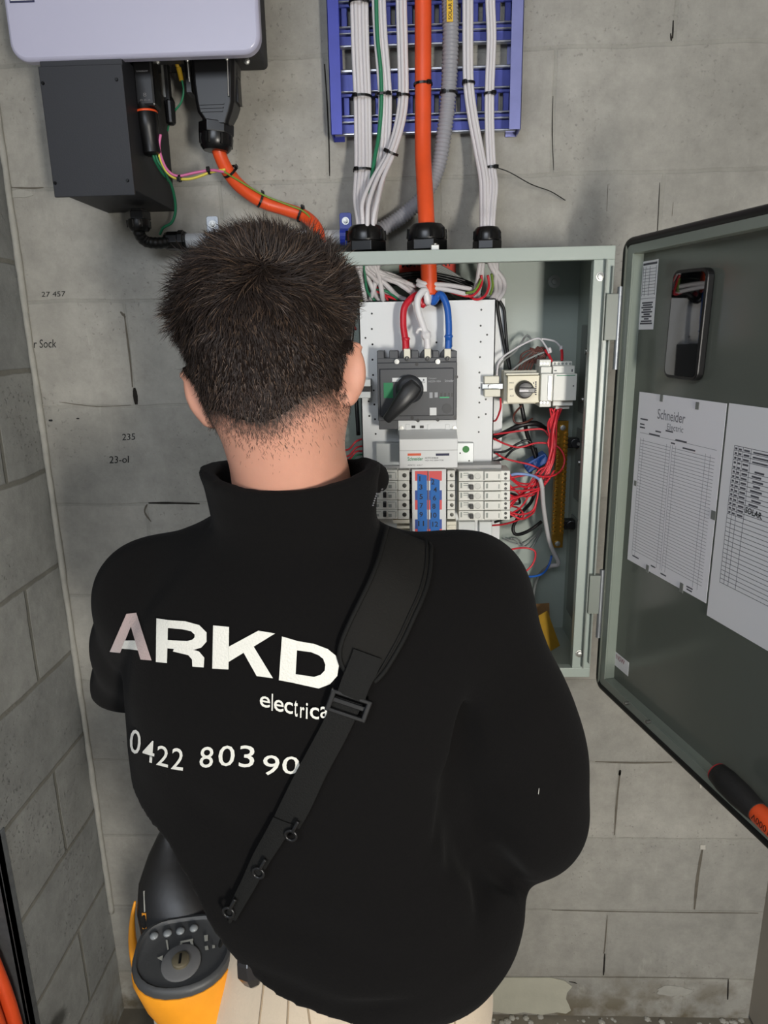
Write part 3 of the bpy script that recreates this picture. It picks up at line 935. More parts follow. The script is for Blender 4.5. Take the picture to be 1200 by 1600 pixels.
nf = dsk + .0010
sa = (ddoor(999, 615, nf)[0], 1.278); sb_ = (ddoor(1135, 637, nf)[0], 1.552)
s1 = sheet('circuit_schedule', 'printed circuit schedule sheet taped inside the door, nearest the hinge', (sa, sb_), m_paper)
ua, ub = sa[0], sb_[0]; za, zb = sa[1], sb_[1]
mb = MB(); put_text(mb, 'Schneider', D3(ua + .052, zb - .036, nf), D3(ua + .118, zb - .036, nf), D3(ua + .052, zb - .021, nf), bold=.006)
put_text(mb, 'Electric', D3(ua + .078, zb - .049, nf), D3(ua + .116, zb - .049, nf), D3(ua + .078, zb - .040, nf))
obj('letterhead', mb, m_print, s1)
mb = MB()
for i in range(38):
    zz = zb - .074 - i * .00485
    dbox(mb, ua + .012, ua + .090, zz, zz + .0006, nf - .0003, nf); dbox(mb, ua + .094, ub - .012, zz, zz + .0006, nf - .0003, nf)
for i, uu in enumerate((.012, .020, .080, .0895, .094, .102, .168, .178)):
    dbox(mb, ua + uu, ua + uu + .0005, zb - .262, zb - .070, nf - .0003, nf)
dbox(mb, ua + .010, ub - .010, zb - .0625, zb - .062, nf - .0003, nf)
obj('table_lines', mb, m_print, s1)
mb = MB()
for (uu, zz, ww) in ((.008, .042, .020), (.008, .050, .012), (.008, .055, .014), (.050, .056, .014), (.075, .052, .018), (.034, .062, .028), (.100, .062, .026), (.090, .068, .010), (.118, .071, .028), (.014, .264, .018), (.066, .264, .012), (.092, .268, .014), (.155, .266, .014), (.156, .270, .012)):
    dbox(mb, ua + uu, ua + uu + ww, zb - zz, zb - zz + .0022, nf - .0003, nf)
obj('printed_words', mb, m_print2, s1)
for (px, py, a_, b_) in ((1034, 622, .007, .010), (1090, 634, .007, .010), (993, 755, .006, .008), (1115, 805, .009, .012), (1011, 900, .007, .012), (1064, 930, .008, .014)):
    u_, z_ = ddoor(px, py, nf); z_ = max(z_, 1.281)
    obj('tape_tab', dbox(MB(), u_ - a_ / 2, u_ + a_ / 2, z_ - b_ / 2, z_ + b_ / 2, nf, nf + .0008), m_tape, s1)
ua2, ub2 = ub + .004, min(ub + .214, DW - fw - .004); zb2 = 1.553; za2 = 1.262
s2 = sheet('circuit_table_sheet', 'printed circuit table sheet on the door with one handwritten word, further from the hinge', ((ua2, za2), (ub2, zb2)), m_paper2)
mb = MB(); tl_u, tl_z = ddoor(1148, 702, nf); _, tbz = ddoor(1131, 880, nf)
ua3 = ua2 + .018; ub3 = ub2 - .012; zt = zb2 - .052; zbm = zb2 - .236
nrow = 31
for i in range(nrow + 1):
    if i == 4: continue
    zz = zt - i * (zt - zbm) / nrow; dbox(mb, ua3, ub3, zz, zz + .0007, nf - .0003, nf)
for uu in (0, .008, .016, .030, .096, .110): dbox(mb, ua3 + uu, ua3 + uu + .0006, zbm, zt, nf - .0003, nf)
obj('table_lines', mb, m_print2, s2)
mb = MB()
for i in range(1, 16):
    zz = zt - i * (zt - zbm) / nrow + .0015
    dbox(mb, ua3 + .002, ua3 + .006, zz, zz + .0026, nf - .0003, nf); dbox(mb, ua3 + .009, ua3 + .014, zz, zz + .0024, nf - .0003, nf)
    dbox(mb, ua3 + .018, ua3 + .028, zz, zz + .0024, nf - .0003, nf)
    if 4 < i < 13: dbox(mb, ua3 + .036 + (i % 3) * .002, ua3 + .052 + (i % 2) * .004, zz, zz + .0024, nf - .0003, nf)
    if i < 4: dbox(mb, ua3 + .034, ua3 + .06, zz, zz + .002, nf - .0003, nf)
obj('printed_words', mb, m_print2, s2)
u_, z_ = ddoor(1164, 797, nf)
u2_, z2_ = ddoor(1188, 803, nf)
mb = MB(); put_text(mb, 'SOLAR.', D3(u_, z_ - .003, nf + .0003), D3(u2_ + .004, z_ - .005, nf + .0003), D3(u_ + .001, z_ + .005, nf + .0003), bold=.02)
obj('handwritten_word', mb, m_black_ink, s2)

# phone held on the door
ph = thing('smartphone', 'black smartphone stuck upright on the door above the papers, screen reflecting', 'phone', D3(.17, 1.575, dsk))
pc = [ddoor(1058, 418, -.014), ddoor(1111, 422, -.014), ddoor(1097, 597, -.014), ddoor(1037, 588, -.014)]
pu0, pu1 = (pc[0][0] + pc[3][0]) / 2, (pc[1][0] + pc[2][0]) / 2; pz0, pz1 = (pc[2][1] + pc[3][1]) / 2, (pc[0][1] + pc[1][1]) / 2
tilt = (pc[0][0] - pc[3][0] + pc[1][0] - pc[2][0]) / 2
Pz = (DZ * (pz1 - pz0) + DX * tilt).normalized(); Pu = Pz.cross(DN).normalized()
if Pu.dot(DX) < 0: Pu = -Pu
pcen = D3((pu0 + pu1) / 2, (pz0 + pz1) / 2, -.020); pw = (pu1 - pu0) * .96; phh = (pz1 - pz0)


def prr(w_, h_, r, n0, n1):
    return MB().prism([pcen + Pu * x + Pz * z + DN * n0 for x, z in rounded(-w_ / 2, w_ / 2, -h_ / 2, h_ / 2, r, 6)], DN * (n1 - n0))


obj('phone_case', prr(pw, phh, .012, 0, .011), mat('black phone case', (10, 10, 11), .45), ph, bevel=.002)
obj('phone_screen', prr(pw - .008, phh - .009, .009, .011, .0116), mat('black glass screen', (6, 7, 8), .03, spec=.9, coat=1), ph)

# screwdriver lying in the door's bottom return
sd = thing('screwdriver', 'thick black and orange screwdriver handle resting on the lower edge of the door', 'screwdriver', D3(.40, dz0 + .03, .004))
A0 = D3(.328, dz0 + .046, .012); ad = (DX * 1 + DZ * -.06).normalized()
obj('grip', MB().lathe(A0, ad, [(0, .010), (.003, .0145), (.02, .0165), (.045, .0165), (.066, .0145), (.075, .0135)], 20), mat('black rubber grip', (22, 21, 21), .65, bump=(300, .2)), sd, smooth_=True, auto=50)
obj('end_cap', MB().lathe(A0 - ad * .0025, ad, [(0, .006), (.001, .011), (.0032, .0138)], 20), mat('red grip cap', (190, 40, 46), .5), sd, smooth_=True)
obj('handle_shaft', MB().lathe(A0 + ad * .074, ad, [(0, .012), (.006, .0128), (.05, .0125), (.062, .010)], 20), m_orange, sd, smooth_=True, auto=50)
q = A0 + ad * .078 + DN * .0129
mb = MB(); put_text(mb, '1000V', q + ad * .030 + DZ * .006 - DN * .0004, q + ad * .002 + DZ * .006 - DN * .0004, q + ad * .030 - DZ * .002 + DN * .0003); obj('handle_print', mb, m_black_ink, sd)
obj('blade', MB().cyl(A0 + ad * .13, A0 + ad * .155, .0045, n=12), m_blk, sd, smooth_=True)

# ------------------------------------------------------------------ glands on the cabinet top and the cables coming down the wall
m_white = mat('white cable sheath', (214, 210, 212), .45)
m_flex = mat('grey flexible conduit', (150, 150, 156), .42)
m_cream = mat('cream plastic', (226, 222, 204), .45)
gl = [('left', 572, .0345, .047, 'black cable gland on the cabinet top, left one, holding the white cables'),
      ('mid', 667, .0345, .047, 'black cable gland on the cabinet top, middle one, holding the thick orange cable'),
      ('right', 761, .0245, .040, 'small black cable gland on the cabinet top, right one')]
GX = {}
YG = -.125
for key, px, r, ln, lab in gl:
    x = U(px, 378, YG).x; GX[key] = x
    g = gland('cable_gland', lab, (x, YG, ez1 + .004), (0, 0, 1), r, ln, group='glands on the cabinet top')
    obj('gland_flange', MB().lathe((x, YG, ez1), (0, 0, 1), [(0, r * 1.08), (.005, r * 1.08), (.006, r * .9)], 24), m_blkg, g, smooth_=True, auto=40)
    obj('gland_lock_nut', MB().lathe((x, YG, ez1 - .002), (0, 0, -1), [(0, r * .95), (.010, r * .95)], 6, ph=.2), m_blkg, g, bevel=.001)
p = U(680, 380, -.19)
tag(obj('earth_clip', MB().box((p.x - .007, -.20, ez1), (p.x + .006, -.175, ez1 + .010)).cyl((p.x, -.19, ez1 + .008), (p.x, -.19, ez1 + .013), .0035), m_scr, bevel=.001),
    'small shiny metal clip on the cabinet top in front of the middle gland', 'clip')

o = obj('orange_main_cable', MB().tube([U(660, -90, -.045), U(661, 0, -.045), U(661, 80, -.046), U(661, 160, -.048), U(661, 240, -.062), U(664, 300, -.095), (GX['mid'], YG, ez1 + .04), (GX['mid'] + .002, YG, ez1 + .0), (GX['mid'] + .004, YG + .0, ez1 - .062)], .0138, n=20, sub=8), m_orange, smooth_=True)
tag(o, 'thick straight orange power cable running down the tray into the middle gland', 'cable')
Yt = -.045
fx = route([(703, -60, Yt), (703, 0, Yt), (704, 60, Yt), (701, 140, Yt), (695, 200, -.040), (684, 262, -.030), (662, 306, -.026), (628, 338, -.026), (596, 358, -.028), (562, 372, -.03)]) + [Vector((-.378, -.03, WL['grey_conduit'].z + .0128))]
_p = smooth(fx, 200); fx = [_p[0]]; _acc = 0
for _a, _b in zip(_p[:-1], _p[1:]):
    _acc += (_b - _a).length
    if _acc >= .0013: fx.append(_b); _acc = 0
fc = obj('flexible_conduit', MB().tube(fx, .0128, n=16, sub=1, rf=lambda i, N: .0128 + (.0009 if i % 4 < 2 else -.0009)), m_flex, smooth_=True)
tag(fc, 'ribbed grey flexible conduit coming down the tray and bending left behind the cables', 'conduit')
ylab = thing('warning_label', 'yellow cable warning label wrapped on the ribbed grey conduit', 'label', U(704, 34, -.06))
x0, x1, z0, z1 = rect(698, -40, 708, 34, -.0600)
obj('label_plate', MB().box((x0, -.0605, z0), (x1, -.0590, z1)), mat('yellow label', (228, 182, 40), .5), ylab)
mb = MB(); cz = (x0 + x1) / 2
put_text(mb, 'SOLAR DC CABLE', (cz + .0030, -.0608, z0 + .003), (cz + .0030, -.0608, z1 - .002), (cz - .0026, -.0608, z0 + .003), bold=.01)
obj('label_text', mb, m_black_ink, ylab)

WG = 'white cables coming down the tray'


def bundle(name, offs, path, r, lab, mats=None, flat=1.0, labs=None):
    for i, (dx, dy) in enumerate(offs):
        pts = []
        for j, q in enumerate(path):
            px, py, Y = q[:3]; spd = q[3] if len(q) > 3 else 1
            pts.append(U(px, py, Y) + Vector((dx * spd, dy, 0)))
        mm = mats[i] if mats else m_white
        o = obj(name if not (mats and mm is not m_white) else 'green_cable', MB().tube(pts, r, n=10, sub=6, flat=flat), mm, smooth_=True)
        if mats and mm is not m_white: tag(o, 'green and yellow earth cable among the white cables of the second bundle', 'cable')
        else: tag(o, (('first', 'second', 'third', 'fourth', 'fifth')[i] + ' from the left of the cables in ' + lab), 'cable', WG)


gz = 0
yl = YG
bundle('white_cable', [(-.0115, 0), (-.0055, -.003), (.0005, 0), (.0065, -.003), (.0118, 0)],
       [(560, -80, Yt), (561, 0, Yt), (563, 80, Yt), (566, 152, Yt), (567, 215, -.05), (567, 266, -.07, 1), (563, 310, -.10, .8), (566, 350, YG - .008, .6), (566, 392, YG - .008, .6)], .0037,
       'the leftmost white bundle on the tray')
bundle('white_cable', [(-.0085, .001), (-.003, -.003), (.0025, .001), (.008, -.002)],
       [(590, -80, Yt), (592, 0, Yt), (595, 60, Yt), (600, 120, Yt), (602, 160, Yt), (600, 220, -.05), (594, 270, -.07), (586, 310, -.095, .8), (581, 350, YG + .012, .6), (581, 392, YG + .012, .5)], .0036,
       'the second white bundle on the tray')
gc = obj('green_cable', MB().tube(route([(588, -80, Yt - .006), (588, 0, Yt - .006), (590, 60, Yt - .006), (595, 110, Yt - .006), (596, 160, Yt - .007), (592, 210, -.055), (585, 250, -.07), (578, 300, -.09), (572, 350, YG + .01)]), .0034, n=10), m_green, smooth_=True)
tag(gc, 'green and yellow earth cable beside the second bundle of white cables', 'cable')
bundle('white_cable', [(-.0055, 0), (-.0005, -.004), (.0055, 0)],
       [(627, -80, Yt), (627, 0, Yt), (629, 80, Yt), (630, 150, Yt), (624, 195, -.055), (610, 240, -.075), (590, 280, -.105, 1.6), (578, 315, -.135, 2.2), (575, 345, YG - .02, 1.6), (575, 392, YG - .02, 1.2)], .0038,
       'the third white bundle, which bends left')
bundle('white_cable', [(-.005, 0), (0, -.004), (.005, 0)],
       [(730, -80, Yt), (731, 0, Yt), (731, 70, Yt), (732, 130, Yt), (738, 180, -.05), (748, 235, -.06), (756, 280, -.08, 1), (757, 320, -.10, .9), (757, 352, YG, .8), (757, 390, YG, .8)], .0041,
       'the fourth white bundle, which slants right', flat=1.0)
bundle('white_cable', [(-.0048, 0), (.0000, -.003), (.0048, 0)],
       [(766, -80, Yt), (766, 0, Yt), (768, 60, Yt), (765, 140, Yt), (765, 200, -.05), (768, 262, -.065), (771, 290, -.08), (769, 320, -.10, .9), (767, 352, YG, .8), (767, 390, YG, .8)], .0034,
       'the rightmost white bundle on the tray')
TL = [((565, 152, Yt), .0165, 'round the leftmost white bundle on the tray'), ((599, 149, Yt), .0135, 'round the second white bundle and green cable'),
      ((630, 150, Yt), .0105, 'round the third white bundle on the tray'), ((661, 132, -.047), .0150, 'round the thick straight orange cable'),
      ((701, 146, Yt), .0142, 'round the ribbed grey conduit'), ((732, 130, Yt), .0100, 'round the fourth white bundle, highest on the right'),
      ((765, 147, Yt), .0090, 'round the rightmost white bundle on the tray'), ((567, 266, -.07), .0162, 'low on the leftmost white bundle, under the tray'),
      ((611, 238, -.075), .0120, 'on the bend of the third white bundle'), ((561, 5, Yt), .0165, 'at the top edge of the picture on the leftmost bundle')]
for i, ((a_, b_, Y_), r_, lb_) in enumerate(TL):
    ax_ = (0, 0, 1) if i != 8 else (.45, -.25, 1)
    tie(U(a_, b_, Y_), ax_, r_, label='black cable tie ' + lb_, head_dir=(random.choice((-.7, .7)), -1, 0), flat=.9)
tie(U(768, 262, -.065), (0, 0, 1), .0088, label='black cable tie with a long loose tail curving to the right', head_dir=(.8, -1, 0),
    tail=route([(776, 262, -.072), (796, 269, -.075), (830, 288, -.06), (860, 299, -.03), (883, 313, -.012)]))

# ------------------------------------------------------------------ inside the cabinet: pan and gear
m_pan = mat('white powder coat', (222, 224, 224), .4)
m_pan2 = mat('zinc grey plate', (196, 200, 200), .35, .25)
YP = -.105
pan = thing('chassis_pan', 'white perforated chassis pan carrying the switchgear in the cabinet', 'mounting pan', (-.222, -.03, 1.10))
px0, px1 = U(560, 470, YP).x, U(775, 467, YP).x
pz1 = (U(560, 470, YP).z + U(775, 467, YP).z) / 2
mb = MB(); mb.box((px0, YP, 1.09), (px1, YP + .0018, pz1)); mb.box((px0, YP, 1.09), (px0 + .0018, -.03, pz1)); mb.box((px1 - .0018, YP, 1.09), (px1, -.05, pz1))
mb.box((px0, YP, pz1 - .0018), (px1, -.03, pz1))
holes = [(581, 490), (581, 514), (571, 528), (582, 538), (582, 562), (583, 586), (584, 610), (576, 627), (585, 632), (577, 650), (586, 655), (587, 678), (752, 484), (751, 509), (761, 523), (751, 534), (750, 558), (749, 582), (749, 606), (759, 624), (749, 629), (759, 647), (748, 652), (748, 675), (666, 477), (682, 535), (618, 713), (604, 721)]
for hx, hy in holes:
    p = U(hx, hy, YP); mb.lathe((p.x, YP - .0002, p.z), (0, -1, 0), [(0, .0018), (.0001, .0018)], 10, 1)
obj('pan_plate', mb, [m_pan, m_blk], pan)
obj('rear_flange', MB().box((px1 - .01, -.052, 1.09), (U(789, 466, -.05).x, -.050, pz1 + .002)), m_pan, pan)
mb = MB(); pbox(mb, 716, 815, 742, 905, -.118, YP); pbox(mb, 748, 815, 768, 905, -.114, YP); obj('pressed_channel', mb, m_pan2, pan, bevel=.001)
mb = MB(); pbox(mb, 588, 693, 624, 737, -.130, YP); obj('left_bracket', mb, m_pan2, pan, bevel=.001)
mb = MB(); pbox(mb, 714, 692, 740, 735, -.116, YP); obj('right_bracket', mb, m_pan2, pan, bevel=.001)
p = U(728, 702, -.1162); obj('green_dot', MB().lathe((p.x, -.1162, p.z), (0, -1, 0), [(0, .0062), (.0004, .0062)], 24), mat('green dot', (44, 128, 50), .5), pan)
mb = MB()
for hx, hy in ((719, 708), (733, 720), (719, 725)):
    p = U(hx, hy, -.1163); mb.lathe((p.x, -.1162, p.z), (0, -1, 0), [(0, .0015), (.0001, .0015)], 8)
obj('punched_holes', mb, m_blk, pan)
x0, x1, z0, z1 = rect(570, 727, 796, 740, -.135)
obj('shroud_bar', MB().box((px0 + .004, -.140, z0 + .004), (px1 + .012, YP, z0 + .016)), mat('grey shroud', (150, 150, 150), .4), pan, bevel=.001)

# rotary isolator
m_iso = mat('graphite moulding', (66, 68, 72), .45, bump=(300, .05))
m_isod = mat('graphite moulding dark', (48, 50, 54), .45)
YI = -.165
iso = thing('main_isolator', 'dark grey main isolator switch with a big rotary handle on the white pan', 'switch', U(652, 655, -.14))
mb = MB(); pbox(mb, 590, 566, 714, 657, YI, YP); obj('switch_body', mb, m_iso, iso, bevel=.0015)
mb = MB(); pbox(mb, 592, 655, 622, 671, YI + .012, YP); obj('switch_foot', mb, m_iso, iso, bevel=.001)
mb = MB()
for (a, b_) in ((589, 600), (608, 622), (643, 654), (676, 686), (703, 714)): pbox(mb, a, 548, b_, 570, YI + .006, YP)
pbox(mb, 589, 559, 714, 568, YI + .004, YP)
obj('terminal_barrier', mb, m_iso, iso, bevel=.001)
for i, px in enumerate((636, 668, 699)):
    mb = MB(); p = U(px, 556, YI + .012); mb.lathe((p.x, YI + .020, p.z), (0, -1, 0), [(0, .0125), (.010, .0125), (.011, .011)], 20)
    obj('terminal_shield', mb, m_isod, iso, smooth_=True, auto=40)
    obj('terminal_lug', MB().box((p.x - .0055, YI + .004, p.z - .004), (p.x + .0055, YI + .012, p.z + .012)), m_cream, iso, bevel=.001)
    obj('terminal_screw', MB().lathe((p.x, YI + .006, p.z - .0045), (0, -1, 0), [(0, .0042), (.0045, .0042), (.0046, .0022), (.001, .002)], 14), m_blk, iso)
for px, py in ((620, 565), (684, 565)):
    p = U(px, py, YI); obj('body_screw', MB().lathe((p.x, YI + .002, p.z), (0, -1, 0), [(0, .0042), (.0035, .0042), (.0036, .002)], 12), m_scr, iso)
mb = MB()
for px, py in ((651, 569), (644, 653), (684, 656), (711, 652), (713, 589), (653, 657)):
    p = U(px, py, YI); mb.lathe((p.x, YI - .0002, p.z), (0, -1, 0), [(0, .0030), (.0002, .0030)], 12)
obj('fixing_hole', mb, m_blk, iso)
mb = MB(); pbox(mb, 594, 576, 709, 650, YI - .006, YI); obj('front_escutcheon', mb, m_iso, iso, bevel=.0012)
mb = MB(); x0, x1, z0, z1 = rect(613, 590, 667, 612, YI - .0066)
mb.box((x0, YI - .0066, z0 + .017), (x1, YI - .006, z1)); mb.box((x1 - .008, YI - .0066, z0), (x1, YI - .006, z0 + .017)); obj('position_label', mb, m_pan, iso)
mb = MB(); txt_front(mb, 'I', 661, 592, 663, 595, YI - .007); txt_front(mb, 'ON', 660, 596, 664, 598.5, YI - .007); obj('position_text', mb, m_print2, iso)
mb = MB(); pbox(mb, 599.5, 598, 614, 622, YI - .0068, YI - .006); obj('green_window', mb, mat('green window', (38, 130, 84), .3), iso)
mb = MB(); txt_front(mb, 'Schneider', 695, 593, 709, 597, YI - .0064, .01); txt_front(mb, 'Compact', 669.5, 590, 682, 593, YI - .0064); txt_front(mb, 'INS250-100A', 669.5, 594.5, 689, 597.5, YI - .0064)
pbox(mb, 671, 613, 676, 622, YI - .0064, YI - .006); pbox(mb, 679, 613, 684, 621, YI - .0064, YI - .006)
obj('printed_text', mb, mat('pale grey print', (168, 170, 174), .6), iso)
mb = MB()
for q in (688, 694, 700, 705): pbox(mb, q, 614, q + 3, 620, YI - .0063, YI - .006)
obj('rating_icons', mb, m_blk, iso)
mb = MB(); pbox(mb, 687, 620, 702, 622, YI - .0066, YI - .006); obj('green_bar', mb, mat('green bar', (44, 170, 110), .4), iso)
mb = MB(); pbox(mb, 671.5, 637, 682, 649, YI - .0066, YI - .006); obj('white_sticker', mb, m_pan, iso)
p = U(698, 638, YI); obj('test_plug', MB().lathe((p.x, YI - .006, p.z), (0, -1, 0), [(0, .0088), (.0008, .0088)], 8), m_isod, iso)
kx = U(640, 608, YI - .008)
obj('handle_collar', MB().lathe((kx.x, YI - .006, kx.z), (0, -1, 0), [(0, .0235), (.010, .0235), (.014, .021), (.016, .017)], 28), m_isod, iso, smooth_=True, auto=40)
# the lever: a thick tapered bar pointing down left
hp = [U(652, 600, YI - .03), U(640, 612, YI - .036), U(626, 630, YI - .038), U(612, 647, YI - .034), U(603, 657, YI - .030)]
hw = [.0125, .0165, .0135, .0095, .0075]
hd_ = (hp[-1] - hp[0]).normalized(); hs = hd_.cross(Vector((0, -1, 0))).normalized()
vs = []; fs = []; secn = 12
for i, (c_, wd) in enumerate(zip(hp, hw)):
    for kq in range(secn):
        an = 2 * PI * kq / secn; cxs, sns = math.cos(an), math.sin(an)
        sx = math.copysign(abs(cxs) ** .7, cxs); sy = math.copysign(abs(sns) ** .6, sns)
        vs.append(c_ + hs * sx * wd + Vector((0, 1, 0)) * sy * .0125)
for i in range(len(hp) - 1):
    for kq in range(secn): fs.append((i * secn + kq, i * secn + (kq + 1) % secn, (i + 1) * secn + (kq + 1) % secn, (i + 1) * secn + kq))
fs += [tuple(range(secn))[::-1], tuple((len(hp) - 1) * secn + k for k in range(secn))]
hl = obj('rotary_handle', MB().add(vs, fs), mat('handle plastic', (38, 39, 41), .4), iso, bevel=.003, smooth_=True, auto=50)

# white terminal cover under the isolator
YC = -.185
tc_ = thing('terminal_cover', 'white terminal cover with an orange and a navy bar below the isolator', 'cover', U(668, 730, -.15))
mb = MB(); pbox(mb, 622, 656, 714, 680, YC + .030, YP); obj('upper_step', mb, m_pan, tc_, bevel=.0012)
a0 = rect(622, 674, 714, 688, YC); a1 = rect(624, 686, 715, 731, YC)
mb = MB(); mb.prism([(a1[0], YC + .030, a0[3]), (a1[0], YC, a1[3]), (a1[0], YC - .001, a1[2]), (a1[0], YP, a1[2]), (a1[0], YP, a0[3])], (a1[1] - a1[0], 0, 0))
obj('front_hood', mb, m_pan, tc_, bevel=.001)
mb = MB(); x0, x1, z0, z1 = rect(624, 703, 715, 704, YC - .0005); mb.box((x0, YC - .0008, z0), (x1, YC, z0 + .0008)); obj('seam', mb, mat('seam grey', (160, 160, 160), .5), tc_)
for (a, b_, m_) in ((637, 658, mat('orange bar', (226, 92, 50), .5)), (681, 702, m_navy)):
    mb = MB(); pbox(mb, a, 708.5, b_, 712, YC - .0012, YC); obj('colour_bar', mb, m_, tc_)
mb = MB(); txt_front(mb, 'Schneider', 637, 714, 661, 720, YC - .0014, .01); obj('green_logo', mb, mat('green print', (60, 140, 100), .6), tc_)
mb = MB(); txt_front(mb, 'ACTI9 ISOBAR', 664, 714.5, 685, 717, YC - .0014); txt_front(mb, 'NSX-INS 250A TCB', 664, 718.5, 693, 720.5, YC - .0014); txt_front(mb, 'A9XTC  630-7', 637, 726, 660, 728, YC - .0014); obj('small_text', mb, m_print2, tc_)
for a in (643, 656):
    mb = MB(); pbox(mb, a, 665, a + 6, 669, YC + .0292, YC + .030); obj('slot', mb, m_blk, tc_)
for px in (627, 710):
    p = U(px, 669, YC + .03); obj('cover_screw', MB().lathe((p.x, YC + .030, p.z), (0, -1, 0), [(0, .0042), (.0012, .0040), (.0013, .002)], 12), m_scr, tc_)
mb = MB()
for (a, b_) in ((634, 641), (668, 672), (696, 703)): pbox(mb, a, 663, b_, 672, YC + .0285, YC + .030)
obj('cover_latch', mb, m_pan, tc_, bevel=.0006)

# busbar label strip with blue tape
YB = -.150
bs = thing('busbar_cover', 'white busbar cover with red, white and blue bands and handwritten blue tape', 'cover', U(669, 860, -.12))
mb = MB(); pbox(mb, 644, 733, 697, 880, YB, YP); obj('cover_body', mb, m_pan, bs, bevel=.001)
m_bred = mat('band red', (224, 82, 82), .5); m_bblue = mat('band blue', (44, 78, 160), .5); m_div = mat('divider', (70, 20, 34), .6)
seq = ['r', 'w', 'b', 'r', 'w', 'b', 'r', 'w', 'b']
for i, q in enumerate(seq):
    y0_ = 736 + i * 15.1
    if q == 'w': continue
    mb = MB(); pbox(mb, 648.5, y0_, 668, y0_ + 15.1, YB - .0004, YB); pbox(mb, 670, y0_, 690.5, y0_ + 15.1, YB - .0004, YB)
    obj('red_band' if q == 'r' else 'blue_band', mb, m_bred if q == 'r' else m_bblue, bs)
mb = MB(); pbox(mb, 668.3, 736, 669.7, 872, YB - .0006, YB); obj('divider', mb, m_div, bs)
m_btape = mat('blue masking tape', (40, 108, 186), .7, bump=(200, .2))
for (a, b_, t0, t1) in ((652, 667, 740, 742.5), (672.5, 687, 746, 750)):
    p0 = U(a, t0, YB); p1 = U(b_, t1, YB); zb_ = U(a, 876, YB).z
    obj('blue_tape', MB().prism([(p0.x, YB - .0006, zb_), (p1.x, YB - .0006, zb_), (p1.x, YB - .0006, p1.z), (p0.x, YB - .0006, p0.z)], (0, -.0006, 0)), m_btape, bs)
mb = MB()
for s_, a, b_ in (('1', 656, 748), ('3', 657.5, 761), ('5', 658, 776), ('7', 658.5, 790), ('9', 658, 804), ('11', 658, 818), ('2', 676.5, 753), ('4', 680, 765), ('6', 679, 778), ('8', 678, 791), ('10', 677.5, 805), ('12', 680, 819)):
    wd = 2.6 if len(s_) == 1 else 4.6
    if s_ == '1': wd = .8
    txt_front(mb, s_, a - wd, b_ - 4, a + wd, b_ + 4, YB - .0014, .015)
obj('handwritten_numbers', mb, m_black_ink, bs)
for side, xa, xb in (('left', 640, 645), ('right', 697, 702)):
    for i in range(5):
        yy = 741 + i * 15.3; mb = MB(); pbox(mb, xa, yy, xb, yy + 8, YB + .012, YP); obj('busbar_finger', mb, m_blk, bs)

# circuit breakers
m_brk = mat('breaker white', (224, 224, 216), .42); m_brk2 = mat('breaker print', (150, 156, 150), .6); m_tog = mat('black toggle', (34, 34, 36), .35)
m_clear = mat('round test button', (206, 206, 200), .35)
YK = -.158
rowy = [735.5, 752, 767.2, 782.6, 797.6, 813]
rowl = [734.5, 751, 766.4, 781.6, 796.4, 811.5]
ordn = ['topmost', 'second from the top', 'third from the top', 'fourth from the top', 'bottom']
for i in range(5):
    y0_, y1_ = rowy[i], rowy[i + 1]; yc_ = (y0_ + y1_) / 2
    br = thing('circuit_breaker', 'wide white breaker in the right column of the cabinet, ' + ordn[i], 'circuit breaker', U(756, y1_, YK), 'breakers right of the busbar')
    mb = MB(); pbox(mb, 717, y0_ + .4, 797, y1_ - .4, YK, YP); obj('breaker_body', mb, m_brk, br, bevel=.0008)
    mb = MB(); pbox(mb, 757, y0_ + 1, 783, y1_ - 1, YK - .006, YK); obj('raised_module', mb, m_brk, br, bevel=.0006)
    mb = MB(); pbox(mb, 734, yc_ - 1, 740, yc_ + 5.5, YK - .010, YK); obj('toggle', mb, m_tog, br, bevel=.0008)
    p = U(746.5, yc_, YK); obj('test_button', MB().lathe((p.x, YK, p.z), (0, -1, 0), [(0, .0058), (.0008, .0058), (.0009, .0050), (.0002, .0048)], 20), m_clear, br)
    mb = MB(); pbox(mb, 719.5, yc_ - 5, 722, yc_ + 3, YK - .0004, YK); pbox(mb, 724, yc_ - 5, 732, yc_ - 3.6, YK - .0004, YK); pbox(mb, 724, yc_ - 1.5, 731, yc_ - .5, YK - .0004, YK)
    pbox(mb, 759.5, yc_ - 4, 762.5, yc_ + 3.5, YK - .0064, YK - .006); pbox(mb, 779, yc_ - 3, 780.5, yc_ + 4, YK - .0064, YK - .006)
    obj('rating_print', mb, m_brk2, br)
    for dy in (-3.3, 3.6):
        p = U(790, yc_ + dy, YK); obj('terminal_hole', MB().lathe((p.x, YK - .0003, p.z), (0, -1, 0), [(0, .0026), (.0003, .0026)], 12), m_blk, br)
    tb = obj('terminal_block', pbox(MB(), 699, rowl[i] + .6, 711, rowl[i + 1] - .2, YK + .004, YP), m_brk, br, bevel=.0008)
    yl_ = (rowl[i] + rowl[i + 1]) / 2
    p = U(706, yl_, YK + .004); obj('terminal_screw', MB().lathe((p.x, YK + .0038, p.z), (0, -1, 0), [(0, .0036), (.0005, .0034), (.0006, .0018)], 14), mat('dull screw', (92, 92, 88), .3, .9), tb)
